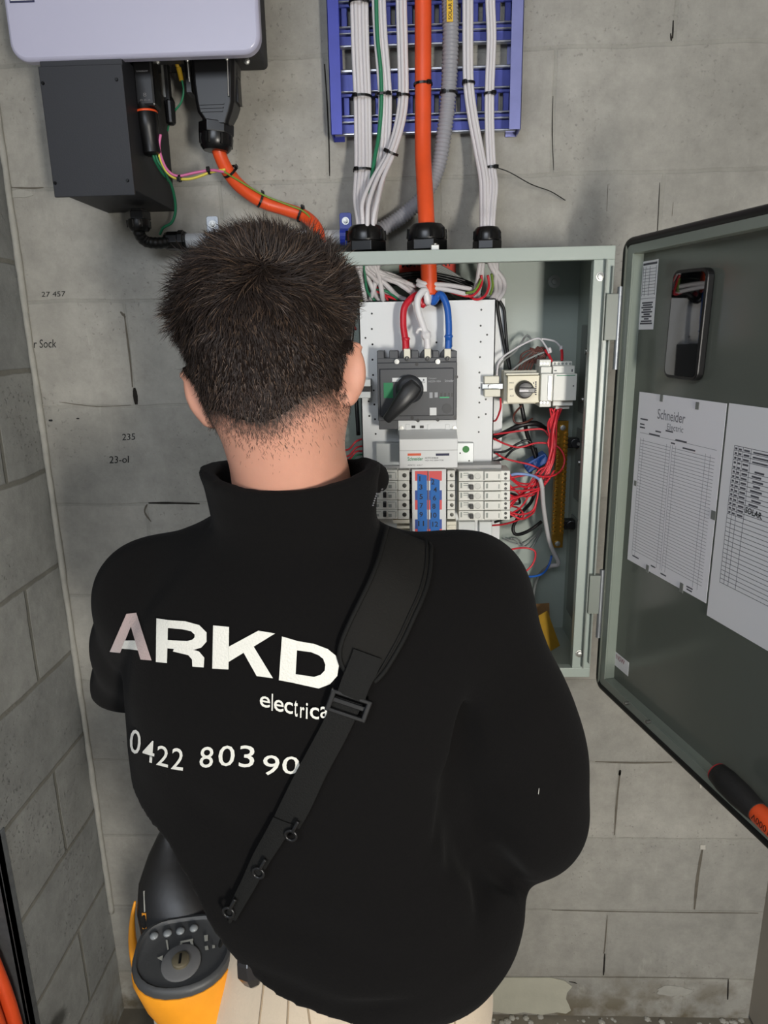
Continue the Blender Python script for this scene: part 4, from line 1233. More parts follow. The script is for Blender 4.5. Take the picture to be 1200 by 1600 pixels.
for i in range(5):
    y0_, y1_ = rowl[i], rowl[i + 1]; yc_ = (y0_ + y1_) / 2
    br = thing('circuit_breaker', 'white breaker in the left column half behind the collar, ' + ordn[i], 'circuit breaker', U(600, y1_, YK), 'breakers left of the busbar')
    mb = MB(); pbox(mb, 560, y0_ + .4, 621.5, y1_ - .4, YK, YP); obj('breaker_body', mb, m_brk, br, bevel=.0008)
    tb = obj('terminal_block', pbox(MB(), 622, y0_ + .3, 639.5, y1_ - .3, YK + .003, YP), m_brk, br, bevel=.0008)
    mb = MB(); pbox(mb, 598.5, yc_ - 4, 603.5, yc_ + 4, YK - .010, YK); obj('toggle', mb, m_tog, br, bevel=.0008)
    mb = MB(); pbox(mb, 584, yc_ - 5, 595, yc_ - 4, YK - .0004, YK); pbox(mb, 606, yc_ - 5, 617, yc_ - 4, YK - .0004, YK); pbox(mb, 607, yc_ - 1, 612, yc_ + 4, YK - .0004, YK); pbox(mb, 618, yc_ - 5, 619, yc_ + 5, YK - .0004, YK)
    pbox(mb, 585, yc_ - 1, 592, yc_ + 3, YK - .0004, YK); obj('rating_print', mb, m_brk2, br)
    p = U(632, yc_, YK + .003); obj('terminal_screw', MB().lathe((p.x, YK + .0028, p.z), (0, -1, 0), [(0, .0040), (.0005, .0038), (.0006, .002)], 14), mat('dull screw', (92, 92, 88), .3, .9), tb)
# blanked ways below the right terminal blocks
for i in range(4):
    mb = MB(); pbox(mb, 698, 815 + i * 15, 713, 828.5 + i * 15, YK + .012, YP); o = obj('blanking_piece', mb, m_cream, bevel=.001)
    tag(o, 'cream blanking piece right of the busbar, ' + ordn[i].replace('fourth from the top', 'bottom'), 'blanking piece', 'blanking pieces')
    x0, x1, z0, z1 = rect(700, 820 + i * 15, 712, 824 + i * 15, YK + .012); obj('blank_rib', MB().box((x0, YK + .009, z0), (x1, YK + .012, z1)), m_cream, o, bevel=.0005)
mb = MB(); pbox(mb, 614, 812, 640, 818, YK + .01, YP); pbox(mb, 620, 822, 640, 826, YK + .02, YP); pbox(mb, 620, 832, 640, 840, YK + .02, YP)
o = obj('blanking_bar', mb, m_cream, bevel=.0008); tag(o, 'pale blanking bar under the left breakers, beside the strap', 'blanking piece')
# terminal pair left of the isolator, seen behind the ear
ts = thing('rail_stop', 'grey terminal stop on the rail, half behind the right ear', 'terminal', U(570, 625, -.13))
mb = MB(); pbox(mb, 556, 593, 579, 604, -.14, YP); obj('upper_block', mb, m_pan2, ts, bevel=.001)
mb = MB(); pbox(mb, 556, 612, 579, 622, -.14, YP); obj('lower_block', mb, m_pan2, ts, bevel=.001)
mb = MB(); pbox(mb, 560, 604, 580, 612, -.13, YP); obj('clamp', mb, m_blk, ts)

# main conductors
m_redw = mat('red insulation', (196, 30, 46), .38); m_whw = mat('white insulation', (226, 224, 224), .4); m_bluw = mat('blue insulation', (34, 92, 178), .38); m_blkw = mat('black insulation', (18, 18, 20), .4)
gx = GX['mid'] + .004
bz = ez1 - .066
obj_ = [('red_conductor', m_redw, [(gx - .004, YG, bz + .01), (gx - .012, -.125, bz - .012), U(652, 461, -.130), U(633, 478, -.140), U(630, 505, -.145), U(633, 530, -.150), U(634, 549, -.152)], 'thick red conductor entering the first isolator terminal'),
        ('white_conductor', m_whw, [(gx - .002, YG - .004, bz + .01), (gx - .003, -.135, bz - .008), U(664, 454, -.140), U(653, 466, -.148), U(653, 485, -.150), U(661, 510, -.150), U(667, 530, -.152), U(668, 549, -.152)], 'thick white conductor entering the middle isolator terminal'),
        ('blue_conductor', m_bluw, [(gx + .004, YG - .002, bz + .01), (gx + .006, -.130, bz - .008), U(688, 460, -.138), U(698, 477, -.145), U(701, 505, -.148), U(701, 530, -.150), U(700, 549, -.152)], 'thick blue conductor entering the right isolator terminal'),
        ('black_conductor', m_blkw, [(gx + .006, YG + .004, bz + .01), (gx + .012, -.115, bz - .010), U(697, 462, -.10), U(710, 472, -.08), U(730, 480, -.06)], 'short black conductor bending behind the pan from the orange sheath')]
for nm, m_, pts, lb_ in obj_:
    o = obj(nm, MB().tube(pts, .0058, n=14, sub=8), m_, smooth_=True); tag(o, lb_, 'wire')
for key, (px, py, m_) in {'red_conductor': (634, 527, m_redw), 'blue_conductor': (701, 523, m_bluw)}.items():
    p = U(px, py, -.150); obj('crimp_sleeve', MB().lathe(p, (0, .03, -1), [(0, .0062), (.003, .0078), (.005, .0062), (.02, .0064)], 14), m_, bpy.data.objects[key], smooth_=True)
p = U(664, 518, -.151)
obj('tape_wrap', MB().lathe(p, (.3, 0, -1), [(0, .0065), (.004, .009), (.009, .0085), (.013, .0065)], 9).tube([p + Vector((-.003, 0, .002)), p + Vector((-.010, -.002, .004)), p + Vector((-.014, 0, -.002))], .003, n=6), m_whw, bpy.data.objects['white_conductor'])

# red warning label on the cabinet's back behind the cables
rl = thing('red_warning_label', 'red warning label with black lettering behind the cable ends', 'label', U(668, 440, -.012))
x0, x1, z0, z1 = rect(624, 405, 712, 442, -.0118)
obj('label_plate', MB().box((x0, -.0118, z0), (x1, -.0105, z1 + .006)), mat('red label', (214, 58, 36), .55), rl)
for q in (('MA', 628, 409, 650, 418), ('NT', 690, 408, 706, 416)): obj('label_lettering', txt_front(MB(), *q, -.0122, .02), m_black_ink, rl)

# ------------------------------------------------------------------ control gear at the right of the pan
YD = -.125
dr = thing('din_rail', 'short steel rail carrying the selector switch and contactor', 'rail', U(820, 605, -.06))
x0, x1, z0, z1 = rect(758, 600, 890, 614, -.062)
obj('rail_strip', MB().box((x0, -.064, z0), (x1, -.062, z1)).box((x0, -.068, z1 - .004), (x1, -.062, z1)).box((x0, -.068, z0), (x1, -.062, z0 + .004)), m_galv, dr, bevel=.0005)
obj('stand_off', MB().box((x0 + .055, -.062, z0), (x0 + .065, -.010, z1)), m_galv, dr)
te = thing('rail_terminal', 'pair of white end terminals left of the selector switch', 'terminal', U(770, 622, YD))
mb = MB(); pbox(mb, 757, 588, 780, 599.5, YD, -.066); obj('upper_terminal', mb, m_cream, te, bevel=.0012)
mb = MB(); pbox(mb, 757, 608.5, 782, 620, YD, -.066); obj('lower_terminal', mb, m_cream, te, bevel=.0012)
mb = MB(); pbox(mb, 753, 599.5, 786, 608.5, YD + .012, -.068); obj('clamp_body', mb, m_galv, te, bevel=.0008)
p = U(766, 604, YD + .01); obj('clamp_screw', MB().lathe((p.x, p.y, p.z), (0, -1, 0), [(0, .0032), (.003, .003)], 10), m_scr, te)
ss = thing('selector_switch', 'cream rotary selector switch with a round black knob', 'switch', U(818, 630, YD))
m_crm = mat('cream switch face', (226, 218, 190), .4)
mb = MB(); pbox(mb, 793, 587, 843, 629.5, YD, YD + .008); obj('face_plate', mb, m_crm, ss, bevel=.001)
mb = MB(); pbox(mb, 787, 579, 838, 631, YD + .022, -.066); obj('switch_body', mb, m_cream, ss, bevel=.001)
mb = MB(); pbox(mb, 791, 583, 842, 586, YD + .002, YD + .02); obj('top_lip', mb, m_cream, ss, bevel=.0008)
p = U(819, 608.5, YD)
obj('knob', MB().lathe((p.x, YD, p.z), (0, -1, 0), [(0, .0158), (.004, .0158), (.006, .0145), (.014, .0138), (.016, .0125), (.0165, .008)], 28), m_tog, ss, smooth_=True, auto=35)
kb = MB(); kb.obox(Vector((p.x, YD, p.z)), Vector((1, 0, -.02)).normalized(), Vector((0, -1, 0)), Vector((.02, 0, 1)).normalized(), (-.0125, .015, -.0045), (.0160, .021, .0045))
obj('knob_grip', kb, m_tog, ss, bevel=.0012)
kb = MB(); kb.obox(Vector((p.x, YD, p.z)), Vector((1, 0, 0)), Vector((0, -1, 0)), Vector((0, 0, 1)), (-.0115, .021, -.0022), (.004, .0214, .0012))
obj('knob_mark', kb, m_white, ss)
mb = MB(); txt_front(mb, 'MAN', 796, 597, 803, 599.5, YD - .0003); txt_front(mb, 'OFF', 795, 607.5, 802, 609.5, YD - .0003); txt_front(mb, 'AUT', 796.5, 617.5, 803, 620, YD - .0003)
for i in range(7): pbox(mb, 836, 596 + i * 3.2, 838.5, 598 + i * 3.2, YD - .0003, YD)
for i in range(3): pbox(mb, 833, 597 + i * 7, 834.2, 600 + i * 7, YD - .0003, YD)
obj('face_print', mb, m_print2, ss)
ct = thing('contactor', 'white contactor between the selector switch and the timer module', 'contactor', U(852, 640, YD))
mb = MB(); pbox(mb, 845, 584, 864, 627, YD - .010, -.066); obj('contactor_body', mb, m_brk, ct, bevel=.001)
mb = MB(); pbox(mb, 843, 562, 861, 573, YD + .012, -.066); pbox(mb, 845, 573, 862, 584, YD + .002, -.066); obj('upper_terminals', mb, m_brk, ct, bevel=.001)
mb = MB(); pbox(mb, 843, 627, 861, 636, YD + .004, -.066); obj('lower_terminals', mb, m_brk, ct, bevel=.001)
mb = MB(); pbox(mb, 856, 587, 862, 625, YD - .013, YD - .010); obj('clear_cover', mb, mat('glossy white', (236, 236, 232), .08), ct, bevel=.001)
for px in (845.5, 850.5, 855.5):
    for py, yy in ((568, YD + .0115), (629, YD + .0035)):
        q = U(px, py, yy); obj('terminal_screw', MB().lathe((q.x, q.y, q.z), (0, -1, 0), [(0, .0024), (.0005, .0022)], 10), m_scr, ct)
tm = thing('timer_module', 'wide white relay module with a green line at the right of the contactor', 'relay', U(882, 638, YD))
mb = MB(); pbox(mb, 865, 584, 901, 626, YD - .012, -.066); obj('module_body', mb, m_brk, tm, bevel=.001)
mb = MB(); pbox(mb, 864, 571.5, 898, 584, YD, -.066); obj('upper_shoulder', mb, m_brk, tm, bevel=.001)
mb = MB(); pbox(mb, 863, 564.5, 894, 572, YD + .012, -.066); obj('upper_terminals', mb, m_brk, tm, bevel=.001)
mb = MB(); pbox(mb, 864, 626, 895, 634, YD + .002, -.066); pbox(mb, 868, 634, 890, 639, YD + .014, -.066); obj('lower_terminals', mb, m_brk, tm, bevel=.001)
mb = MB(); pbox(mb, 870, 586, 899, 587.2, YD - .0124, YD - .012); obj('green_line', mb, mat('green print', (60, 140, 100), .6), tm)
for i in range(5):
    q = U(867 + i * 6, 568.3, YD + .0115); obj('terminal_screw', MB().lathe((q.x, q.y, q.z), (0, -1, 0), [(0, .0022), (.0005, .002)], 8), m_brk2, tm)
mb = MB(); pbox(mb, 866, 578.5, 870, 580, YD - .0004, YD); pbox(mb, 893, 577, 895, 581, YD - .0004, YD); pbox(mb, 895, 602, 897, 604, YD - .0124, YD - .012); obj('module_print', mb, m_print2, tm)

# brass bar
m_brass = mat('brass', (176, 132, 52), .32, .9, var=(120, .15))
bb = thing('brass_terminal_bar', 'long upright brass terminal bar with two rows of screws near the right side', 'terminal bar', U(872, 855, -.075))
x0, x1, z0, z1 = rect(866, 658, 884, 856, -.085)
obj('bar_body', MB().box((x0, -.085, z0), (x1, -.072, z1)), m_brass, bb, bevel=.001)
n_ = 25
for i in range(n_):
    zz = z0 + .030 + (z1 - z0 - .055) * i / (n_ - 1)
    for j, xx in enumerate((x0 + .0035, x1 - .004)):
        obj('brass_screw', MB().lathe((xx, -.085, zz + (.0015 if j else 0)), (0, -1, 0), [(0, .0036), (.0050, .0036), (.0052, .0014)], 8), m_brass, bb)
for zz in (z1 - .012, z0 + .009):
    obj('end_screw', MB().lathe(((x0 + x1) / 2, -.085, zz), (0, -1, 0), [(0, .0052), (.003, .005), (.0035, .002)], 12), m_scr, bb)
for py in (692, 819):
    q = U(884, py, -.075); xw = ex1 - .003
    obj('insulated_support', MB().box((q.x - .012, -.082, q.z - .009), (xw - .002, -.060, q.z + .009)).lathe((xw - .008, -.07, q.z), (-.1, -1, 0), [(0, .010), (.014, .009)], 14), m_blk, bb, bevel=.0015)
    q2 = U(904, py + 2, -.085); obj('support_screw', MB().lathe((q2.x, -.0842, q2.z), (0, -1, 0), [(0, .0038), (.002, .003)], 10), m_scr, bb)
nl = thing('blue_neutral_link', 'blue neutral link block behind the red wires', 'terminal', U(835, 735, -.05))
obj('link_body', MB().obox(U(838, 722, -.045), Vector((.86, 0, .5)).normalized(), Vector((0, 1, 0)), Vector((-.5, 0, .86)).normalized(), (-.024, -.012, -.009), (.022, .02, .010)), m_bluw, nl, bevel=.002)
for i in range(5):
    q = U(838, 722, -.058) + Vector((.86, 0, .5)).normalized() * (-.018 + i * .009)
    obj('link_screw', MB().lathe(q, (0, -1, 0), [(0, .0025), (.002, .002)], 8), m_bluw, nl)

# loose pieces on the cabinet floor
zf = ez0 + .0025
q = U(873, 1036, -.10)
cbx = obj('cardboard_offcut', MB().obox(Vector((-.008, -.075, zf + .012)), Vector((.55, .1, .0)).normalized(), Vector((0, .35, .94)).normalized(), Vector((0, -.94, .35)), (-.030, -.010, -.001), (.028, .062, .001)), mat('brown cardboard', (128, 96, 58), .8, var=(30, .15)))
tag(cbx, 'brown cardboard offcut standing on the cabinet floor at the lower right corner', 'cardboard')
ybx = obj('yellow_booklet', MB().obox(Vector((.018, -.115, zf + .006)), Vector((.8, .55, .2)).normalized(), Vector((-.32, .25, .9)).normalized(), Vector((.3, -.8, .3)).normalized(), (-.014, -.004, -.0012), (.014, .068, .0012)), mat('mustard paper', (158, 122, 26), .7, var=(40, .1)))
tag(ybx, 'mustard yellow booklet leaning in the lower right corner of the cabinet', 'booklet')


# wires: every one its own thing
def wire(nm, m_, pts, r, lab, grp=None, par=None):
    P = [p if isinstance(p, Vector) else U(*p) for p in pts]
    o = obj(nm, MB().tube(P, r, n=7, sub=5), m_, smooth_=True); tag(o, lab, 'wire', grp); return o


m_red = mat('red wire', (206, 44, 56), .4); m_grey = mat('grey wire', (140, 142, 140), .45); m_brownw = mat('brown wire', (86, 44, 34), .5); m_lblue = mat('pale blue wire', (132, 156, 206), .45)
wire('grey_cable', mat('pale grey sheath', (182, 180, 180), .45), [(843, 747, -.13), (847, 762, -.13), (849, 790, -.12), (855, 830, -.10), (862, 856, -.09), (873, 880, -.075), (862, 884, -.06), (852, 888, -.04)], .0042, 'pale grey cable hanging in front of the brass bar')
wire('pale_blue_wire', m_lblue, [(796, 743, -.14), (806, 740.5, -.145), (820, 741, -.145), (834, 744, -.138), (844, 750, -.130)], .0026, 'pale blue wire from the top right breaker into the grey cable')
reds = []
R_ = random.Random(3)
for i in range(9):   # bundle of red wires going up to the contactor
    sx = 858 + i * 2.2; y0_ = 742 + R_.uniform(0, 60)
    reds.append([(796, rowy[i % 5] + 6 + (i % 2) * 5, -.145), (812 + i * 1.5, y0_ - 2 + R_.uniform(-6, 6), -.13 + .01 * R_.random()), (838 + i * 1.5, 748 + R_.uniform(-14, 14), -.11), (856 + R_.uniform(-4, 8), 722 + R_.uniform(-12, 12), -.105), (862 + R_.uniform(-6, 8), 690, -.10), (863 + R_.uniform(-7, 9), 660, -.105), (864 + R_.uniform(-8, 14), 638, -.11)])
for pts in reds:
    wire('red_wire', m_red, pts, .0017, 'thin red wire in the bundle running from the breakers up to the contactor', 'red wires to the contactor')
loops = [([(771, 685, -.07), (790, 694, -.08), (812, 699, -.085), (840, 692, -.09), (870, 697, -.10), (882, 716, -.105), (876, 736, -.11), (856, 745, -.12), (826, 742, -.135), (797, 747, -.145)], 'red wire making the widest loop over the top of the brass bar'),
         ([(773, 707, -.07), (788, 716, -.08), (806, 721, -.085), (828, 726, -.09), (846, 734, -.09)], 'red wire from behind the pan to the blue link'),
         ([(796, 765, -.145), (815, 767, -.14), (838, 764, -.13), (852, 756, -.12), (866, 735, -.11)], 'red wire level with the second right breaker'),
         ([(796, 781, -.145), (812, 776, -.14), (836, 768, -.13), (850, 760, -.12)], 'red wire rising from the third right breaker'),
         ([(797, 800, -.145), (812, 804, -.14), (832, 798, -.13), (840, 775, -.125), (841, 755, -.12)], 'red wire bending up from the fourth right breaker'),
         ([(797, 803, -.145), (815, 811, -.14), (830, 804, -.12), (836, 795, -.11), (838, 780, -.11)], 'red wire looping under the bottom right breaker'),
         ([(769, 821, -.08), (788, 819, -.09), (808, 813, -.10), (818, 806, -.11), (812, 795, -.11), (798, 790, -.14)], 'red wire leaving the pan below the bottom right breaker'),
         ([(768, 864, -.07), (790, 860, -.08), (818, 856, -.09), (836, 862, -.09), (832, 882, -.09), (815, 896, -.095), (793, 898, -.09)], 'red wire making a lone loop low in the cabinet'),
         ([(782, 622, -.115), (782, 638, -.11), (776, 655, -.09), (771, 658, -.07)], 'short red wire under the white end terminals'),
         ([(771, 679, -.07), (800, 675, -.08), (830, 671, -.08), (850, 672, -.08), (862, 690, -.09)], 'straight red wire crossing above the black wires'),
         ([(872, 640, -.115), (868, 656, -.11), (864, 676, -.11), (862, 700, -.108), (857, 720, -.11)], 'thick bright red wire under the relay module'),
         ([(862, 565, -.11), (858, 556, -.10), (852, 547, -.09)], 'red tail entering the contactor from above'),
         ([(878, 563, -.11), (878, 552, -.10), (877, 545, -.09)], 'red tail entering the relay module from above')]
for i, (pts, lb_) in enumerate(loops): wire('red_wire', m_red, pts, .0018 if i < 10 else .0026, lb_)
greys = [([(776, 592, -.09), (780, 565, -.09), (800, 548, -.085), (825, 534, -.08), (842, 529, -.08), (852, 540, -.09), (858, 552, -.10)], m_white, 'white wire arching over the selector switch to the contactor'),
         ([(798, 580, -.09), (818, 565, -.085), (845, 552, -.085), (858, 550, -.09)], m_grey, 'grey wire rising behind the selector switch'),
         ([(776, 580, -.07), (786, 564, -.07), (806, 548, -.06), (822, 525, -.05), (830, 530, -.05)], m_grey, 'grey wire arching high behind the selector switch'),
         ([(842, 530, -.07), (852, 530, -.07), (868, 534, -.08), (876, 543, -.09)], m_white, 'white wire arching over to the relay module'),
         ([(815, 634, -.10), (803, 648, -.09), (805, 660, -.09), (820, 660, -.09), (832, 654, -.08)], m_brownw, 'brown wire looping under the selector switch')]
for pts, m_, lb_ in greys: wire('grey_wire' if m_ is m_grey else ('brown_wire' if m_ is m_brownw else 'white_wire'), m_, pts, .0018, lb_)
for i in range(6):
    a = 802 + i * 5; pts = [(a, 583, -.09), (a + 6, 572 - i, -.085), (a + 14 + R_.uniform(-6, 6), 556 + R_.uniform(-4, 4), -.08), (838 + R_.uniform(-10, 6), 544 + R_.uniform(-4, 6), -.08), (852, 552 + R_.uniform(-4, 6), -.085), (840 + i * 2, 563 + R_.uniform(-5, 3), -.085), (824 + i * 2, 566, -.08)]
    wire('brown_wire', m_brownw, pts, .0016, 'brown wire in the tangle above the selector switch', 'brown wires above the selector switch')
pts = [(855, 547), (862, 546)]
for (a, b_) in ((862, 551, ), (877, 548,)):
    o = obj('crimp_ferrule', MB().lathe(U(a - (4 if a == 862 else 0), b_ - 8, -.092), (.3 if a == 862 else 0, 0, -1), [(0, .0022), (.002, .0032), (.008, .0032), (.010, .0022)], 10), m_white, smooth_=True)
    tag(o, 'small white crimp on the wire above the ' + ('contactor' if a == 862 else 'relay module'), 'crimp')
blacks = [([(776, 468, -.055), (779, 490, -.055), (784, 520, -.055), (790, 550, -.06), (797, 577, -.07)], .0032, 'black cable hanging straight down behind the right edge of the pan'),
          ([(779, 468, -.06), (787, 482, -.06), (789, 500, -.06), (792, 540, -.06), (797, 577, -.065)], .0028, 'second black cable hanging beside the pan edge'),
          ([(814, 630, -.07), (818, 650, -.07), (824, 680, -.06), (832, 700, -.055), (842, 730, -.05)], .0040, 'black cable running down from behind the selector switch'),
          ([(771, 685, -.06), (795, 673, -.07), (815, 664, -.075), (838, 662, -.07), (852, 670, -.05)], .0050, 'thick black cable crossing level under the selector switch'),
          ([(771, 707, -.07), (790, 705, -.075), (808, 694, -.08), (824, 688, -.08), (834, 698, -.08)], .0024, 'black wire bowing up from the pan edge'),
          ([(771, 721, -.07), (788, 716, -.075), (800, 704, -.08), (815, 698, -.08), (830, 700, -.075)], .0024, 'black wire just below the bowing one'),
          ([(797, 771, -.14), (808, 775, -.13), (812, 786, -.12), (800, 787, -.12)], .0024, 'short black wire curl beside the third right breaker'),
          ([(836, 700, -.05), (842, 740, -.05), (832, 780, -.06), (816, 800, -.08), (802, 822, -.08), (806, 835, -.08), (825, 830, -.07), (846, 815, -.06)], .0034, 'black cable hooking below the breakers and back up to the right'),
          ([(773, 816, -.10), (784, 812, -.11), (800, 806, -.12), (812, 797, -.12)], .0024, 'black wire under the bottom right breaker'),
          ([(794, 903, -.09), (806, 899, -.085), (812, 908, -.08), (807, 925, -.08)], .0018, 'thin black wire low beside the sleeve'),
          ([(789, 893, -.085), (810, 895, -.08), (818, 906, -.07), (812, 922, -.07)], .0018, 'thin black wire low in the cabinet, right of the sleeve')]
for pts, r, lb_ in blacks: wire('black_wire', m_blkw, pts, r, lb_)
wire('blue_wire', m_bluw, [(790, 891, -.085), (806, 897, -.085), (828, 901, -.08), (848, 896, -.07), (858, 882, -.06), (862, 868, -.055)], .0022, 'blue wire curving low in the cabinet to the brass bar')
wire('grey_cable', mat('dark grey sheath', (96, 100, 98), .5), [(858, 884, -.05), (842, 900, -.045), (834, 925, -.045), (833, 960, -.05), (838, 985, -.06)], .0036, 'dark grey cable dropping along the cabinet back')
wire('white_wire', m_white, [(806, 902, -.09), (812, 915, -.09), (814, 935, -.09), (812, 950, -.09)], .0042, 'short white cable stub beside the sleeve')
for i in range(3):
    pts = [(786 + 6 * i, 842, -.02), (800 + 4 * i, 848 - i * 3, -.016), (815 + i * 6, 850 + i * 4, -.016), (835 + i * 3, 838, -.018), (846, 825, -.03)]
    wire('grey_wire', m_grey, pts, .0013, 'thin grey wire lying on the cabinet back wall', 'thin grey wires on the cabinet back')
# left side of the pan, seen beside the neck
wire('black_wire', m_blkw, [(555, 470, -.07), (551, 510, -.08), (548, 560, -.08), (556, 620, -.07), (560, 680, -.07)], .004, 'black cable left of the pan, beside the ear')
wire('red_wire', m_red, [(556, 478, -.08), (549, 492, -.085), (552, 506, -.08), (556, 515, -.07)], .002, 'short red wire left of the pan above the ear')
for i, (yy, m_) in enumerate(((690, m_red), (700, m_red), (712, m_green), (706, m_red))):
    wire('green_wire' if m_ is m_green else 'red_wire', m_, [(566, yy - 4 + i, -.07), (556, yy, -.08), (545, yy + 12, -.08), (530, yy + 14, -.07)], .0018, 'thin wire left of the pan beside the neck, ' + ('topmost red', 'middle red', 'green one', 'lowest red')[i])

# tails of the white cables under the glands, running to both sides
for i in range(8):
    a = 560 + i * 4.6; e = R_.uniform(-1, 1)
    tgt = [(572, 470), (590, 466), (604, 458), (620, 462), (644, 452), (650, 462), (600, 470), (580, 468)][i]
    pts = [(GX['left'] * 0 + a, 392, YG - .012 + .004 * (i % 3)), (a - 2 + e, 415, YG - .014), (a + (tgt[0] - a) * .35, 432, YG - .008 + e * .006), (tgt[0] * .75 + a * .25, tgt[1] - 12, YG), (tgt[0], tgt[1], -.098), (tgt[0] + 14, tgt[1] + 6, -.085)]
    wire('white_cable_tail', m_white, pts, .0042, ('first', 'second', 'third', 'fourth', 'fifth', 'sixth', 'seventh', 'eighth')[i] + ' from the left of the white cable ends fanning out below the left gland', 'white cable ends below the left gland')
for i in range(5):
    a = 752 + i * 5; tx = [742, 748, 772, 779, 766][i]
    pts = [(a, 390, YG), (a + (4 if i > 1 else -3), 415, YG - .006), (tx + (8 if i > 1 else 4), 438, YG), (tx + (8 if i > 1 else 0), 455, -.10), (tx, 468, -.085)]
    wire('white_cable_tail', m_white, pts, .0040, ('first', 'second', 'third', 'fourth', 'fifth')[i] + ' from the left of the white cable ends bending down below the right gland', 'white cable ends below the right gland')
for i, (a, b_, c_, d) in enumerate(((592, 428, 650, 448), (604, 436, 648, 456), (664, 443, 738, 452), (664, 449, 730, 460), (588, 424, 626, 436))):
    wire('white_cable_tail', m_white, [(a - 12, b_ - 5, -.13), (a, b_, -.135), ((a + c_) / 2, (b_ + d) / 2 - 2, -.125), (c_, d, -.11)], .0040, 'white cable end lying level behind the orange sheath, ' + ('upper left', 'lower left', 'upper right', 'lower right', 'shortest')[i])
for i, (yy, dz_) in enumerate(((424, 0), (432, 6), (428, 3), (438, 10))):
    wire('black_wire', m_blkw, [(596, yy + 12, -.06), (630, yy + 4, -.07), (665, yy + 2, -.075), (700, yy + 8, -.075), (730, yy + 16 + dz_, -.07), (752, yy + 28, -.065)], .0026, ('topmost', 'lowest', 'second from the top', 'third from the top')[i] + ' of the black cables arching across behind the orange sheath', 'black cables behind the orange sheath')
for i in range(5):
    wire('grey_wire', m_grey, [(636 + i * 4, 448, -.05), (650 + i * 3, 430 - i * 2, -.055), (680, 424 - i * 3, -.055), (712 + i * 4, 440, -.05), (735, 452, -.05)], .0022, 'grey wire among the black cables under the middle gland', 'grey wires under the middle gland')
for i, (pts, m_, nm) in enumerate((([(579, 438, -.12), (590, 450, -.12), (602, 462, -.115), (606, 470, -.10)], m_red, 'red_wire'), ([(582, 448, -.115), (594, 458, -.115), (620, 468, -.10)], m_red, 'red_wire'), ([(566, 400, -.14), (570, 428, -.142), (574, 455, -.13), (586, 470, -.10)], m_green, 'green_wire'), ([(588, 452, -.12), (606, 456, -.12), (622, 468, -.10)], m_green, 'green_wire'),
                              ([(694, 452, -.10), (716, 460, -.11), (738, 462, -.115), (752, 445, -.13), (752, 430, -.135)], m_red, 'red_wire'), ([(728, 458, -.115), (742, 454, -.125), (752, 436, -.135)], m_gy, 'green_wire'), ([(762, 430, -.135), (764, 446, -.13), (758, 462, -.115), (745, 468, -.108), (734, 464, -.10)], m_red, 'red_wire'), ([(768, 428, -.13), (770, 446, -.12), (766, 460, -.105)], m_gy, 'green_wire'),
                              ([(660, 462, -.09), (672, 470, -.09), (690, 462, -.09)], m_red, 'red_wire'), ([(556, 462, -.12), (562, 468, -.11), (566, 472, -.10)], m_gy, 'green_wire'))):
    wire(nm, m_, pts, .0022 if i != 8 else .005, 'thin ' + nm.replace('_', ' ') + ' above the pan, ' + ('upper one by the left cable ends', 'lower one by the left cable ends', 'falling from the left gland', 'lying on the pan edge at left', 'crossing right to the small gland', 'striped, left under the small gland', 'hooked under the small gland', 'striped, right under the small gland', 'thick bend behind the white conductor', 'at the pan corner')[i])

# ------------------------------------------------------------------ the electrician
person = thing('person', 'person in a black fleece jacket seen from behind, facing the open cabinet', 'person', (-.36, -.68, 0))
m_skin = mat('skin', (205, 150, 128), .5, bump=(180, .10), var=(14, .07))
m_skin.node_tree.nodes['Principled BSDF'].inputs['Subsurface Weight'].default_value = .12
m_skin.node_tree.nodes['Principled BSDF'].inputs['Subsurface Radius'].default_value = (.012, .004, .002)
m_jack = mat('black fleece', (14, 13, 13), .95, spec=.10, bump=(420, .25), sheen=.02)
m_jack2 = mat('black rib knit', (23, 23, 24), .9, spec=.15, bump=(300, .3), sheen=.1)
m_trou = mat('beige work cotton', (196, 180, 158), .85, bump=(350, .25), var=(12, .07), sheen=.2)
m_scalp = mat('shaved hair on scalp', (66, 52, 44), .8, bump=(300, .3))

S_R = np.array((-.200, -.625, 1.358)); E_R = np.array((-.130, -.645, 1.095)); W_R = np.array((-.225, -.345, 1.235))
S_L = np.array((-.560, -.600, 1.350)); E_L = np.array((-.640, -.490, 1.180)); W_L = np.array((-.400, -.330, 1.235))
HC = np.array((-.393, -.668, 1.632))


def rotm(yaw, pitch, roll):
    return np.array(Matrix.Rotation(yaw, 3, 'Z') @ Matrix.Rotation(pitch, 3, 'X') @ Matrix.Rotation(roll, 3, 'Y'))


HM = rotm(math.radians(-3), math.radians(-10), math.radians(-8))   # head: nods forward, leans to its left


def hp_(x, y, z): return HC + HM @ np.array((x, y, z))


B = Field((-.70, -.83, .86), (-.06, -.18, 1.79), .0031)
# trunk, hidden under the jacket
B.ell((-.355, -.665, .96), (.118, .090, .12), k=.03); B.ell((-.37, -.655, 1.15), (.110, .080, .18), k=.05)
B.ell((-.38, -.615, 1.32), (.160, .080, .11), k=.05)
B.cone((-.38, -.63, 1.40), (-.383, -.65, 1.50), .075, .056, .03)
B.cone((-.38, -.648, 1.47), hp_(0, -.020, -.055), .056, .058, .02)
for S_, E_, W_ in ((S_R, E_R, W_R), (S_L, E_L, W_L)):
    B.cone(S_, E_, .046, .038, .03); B.cone(E_, W_, .037, .025, .01)
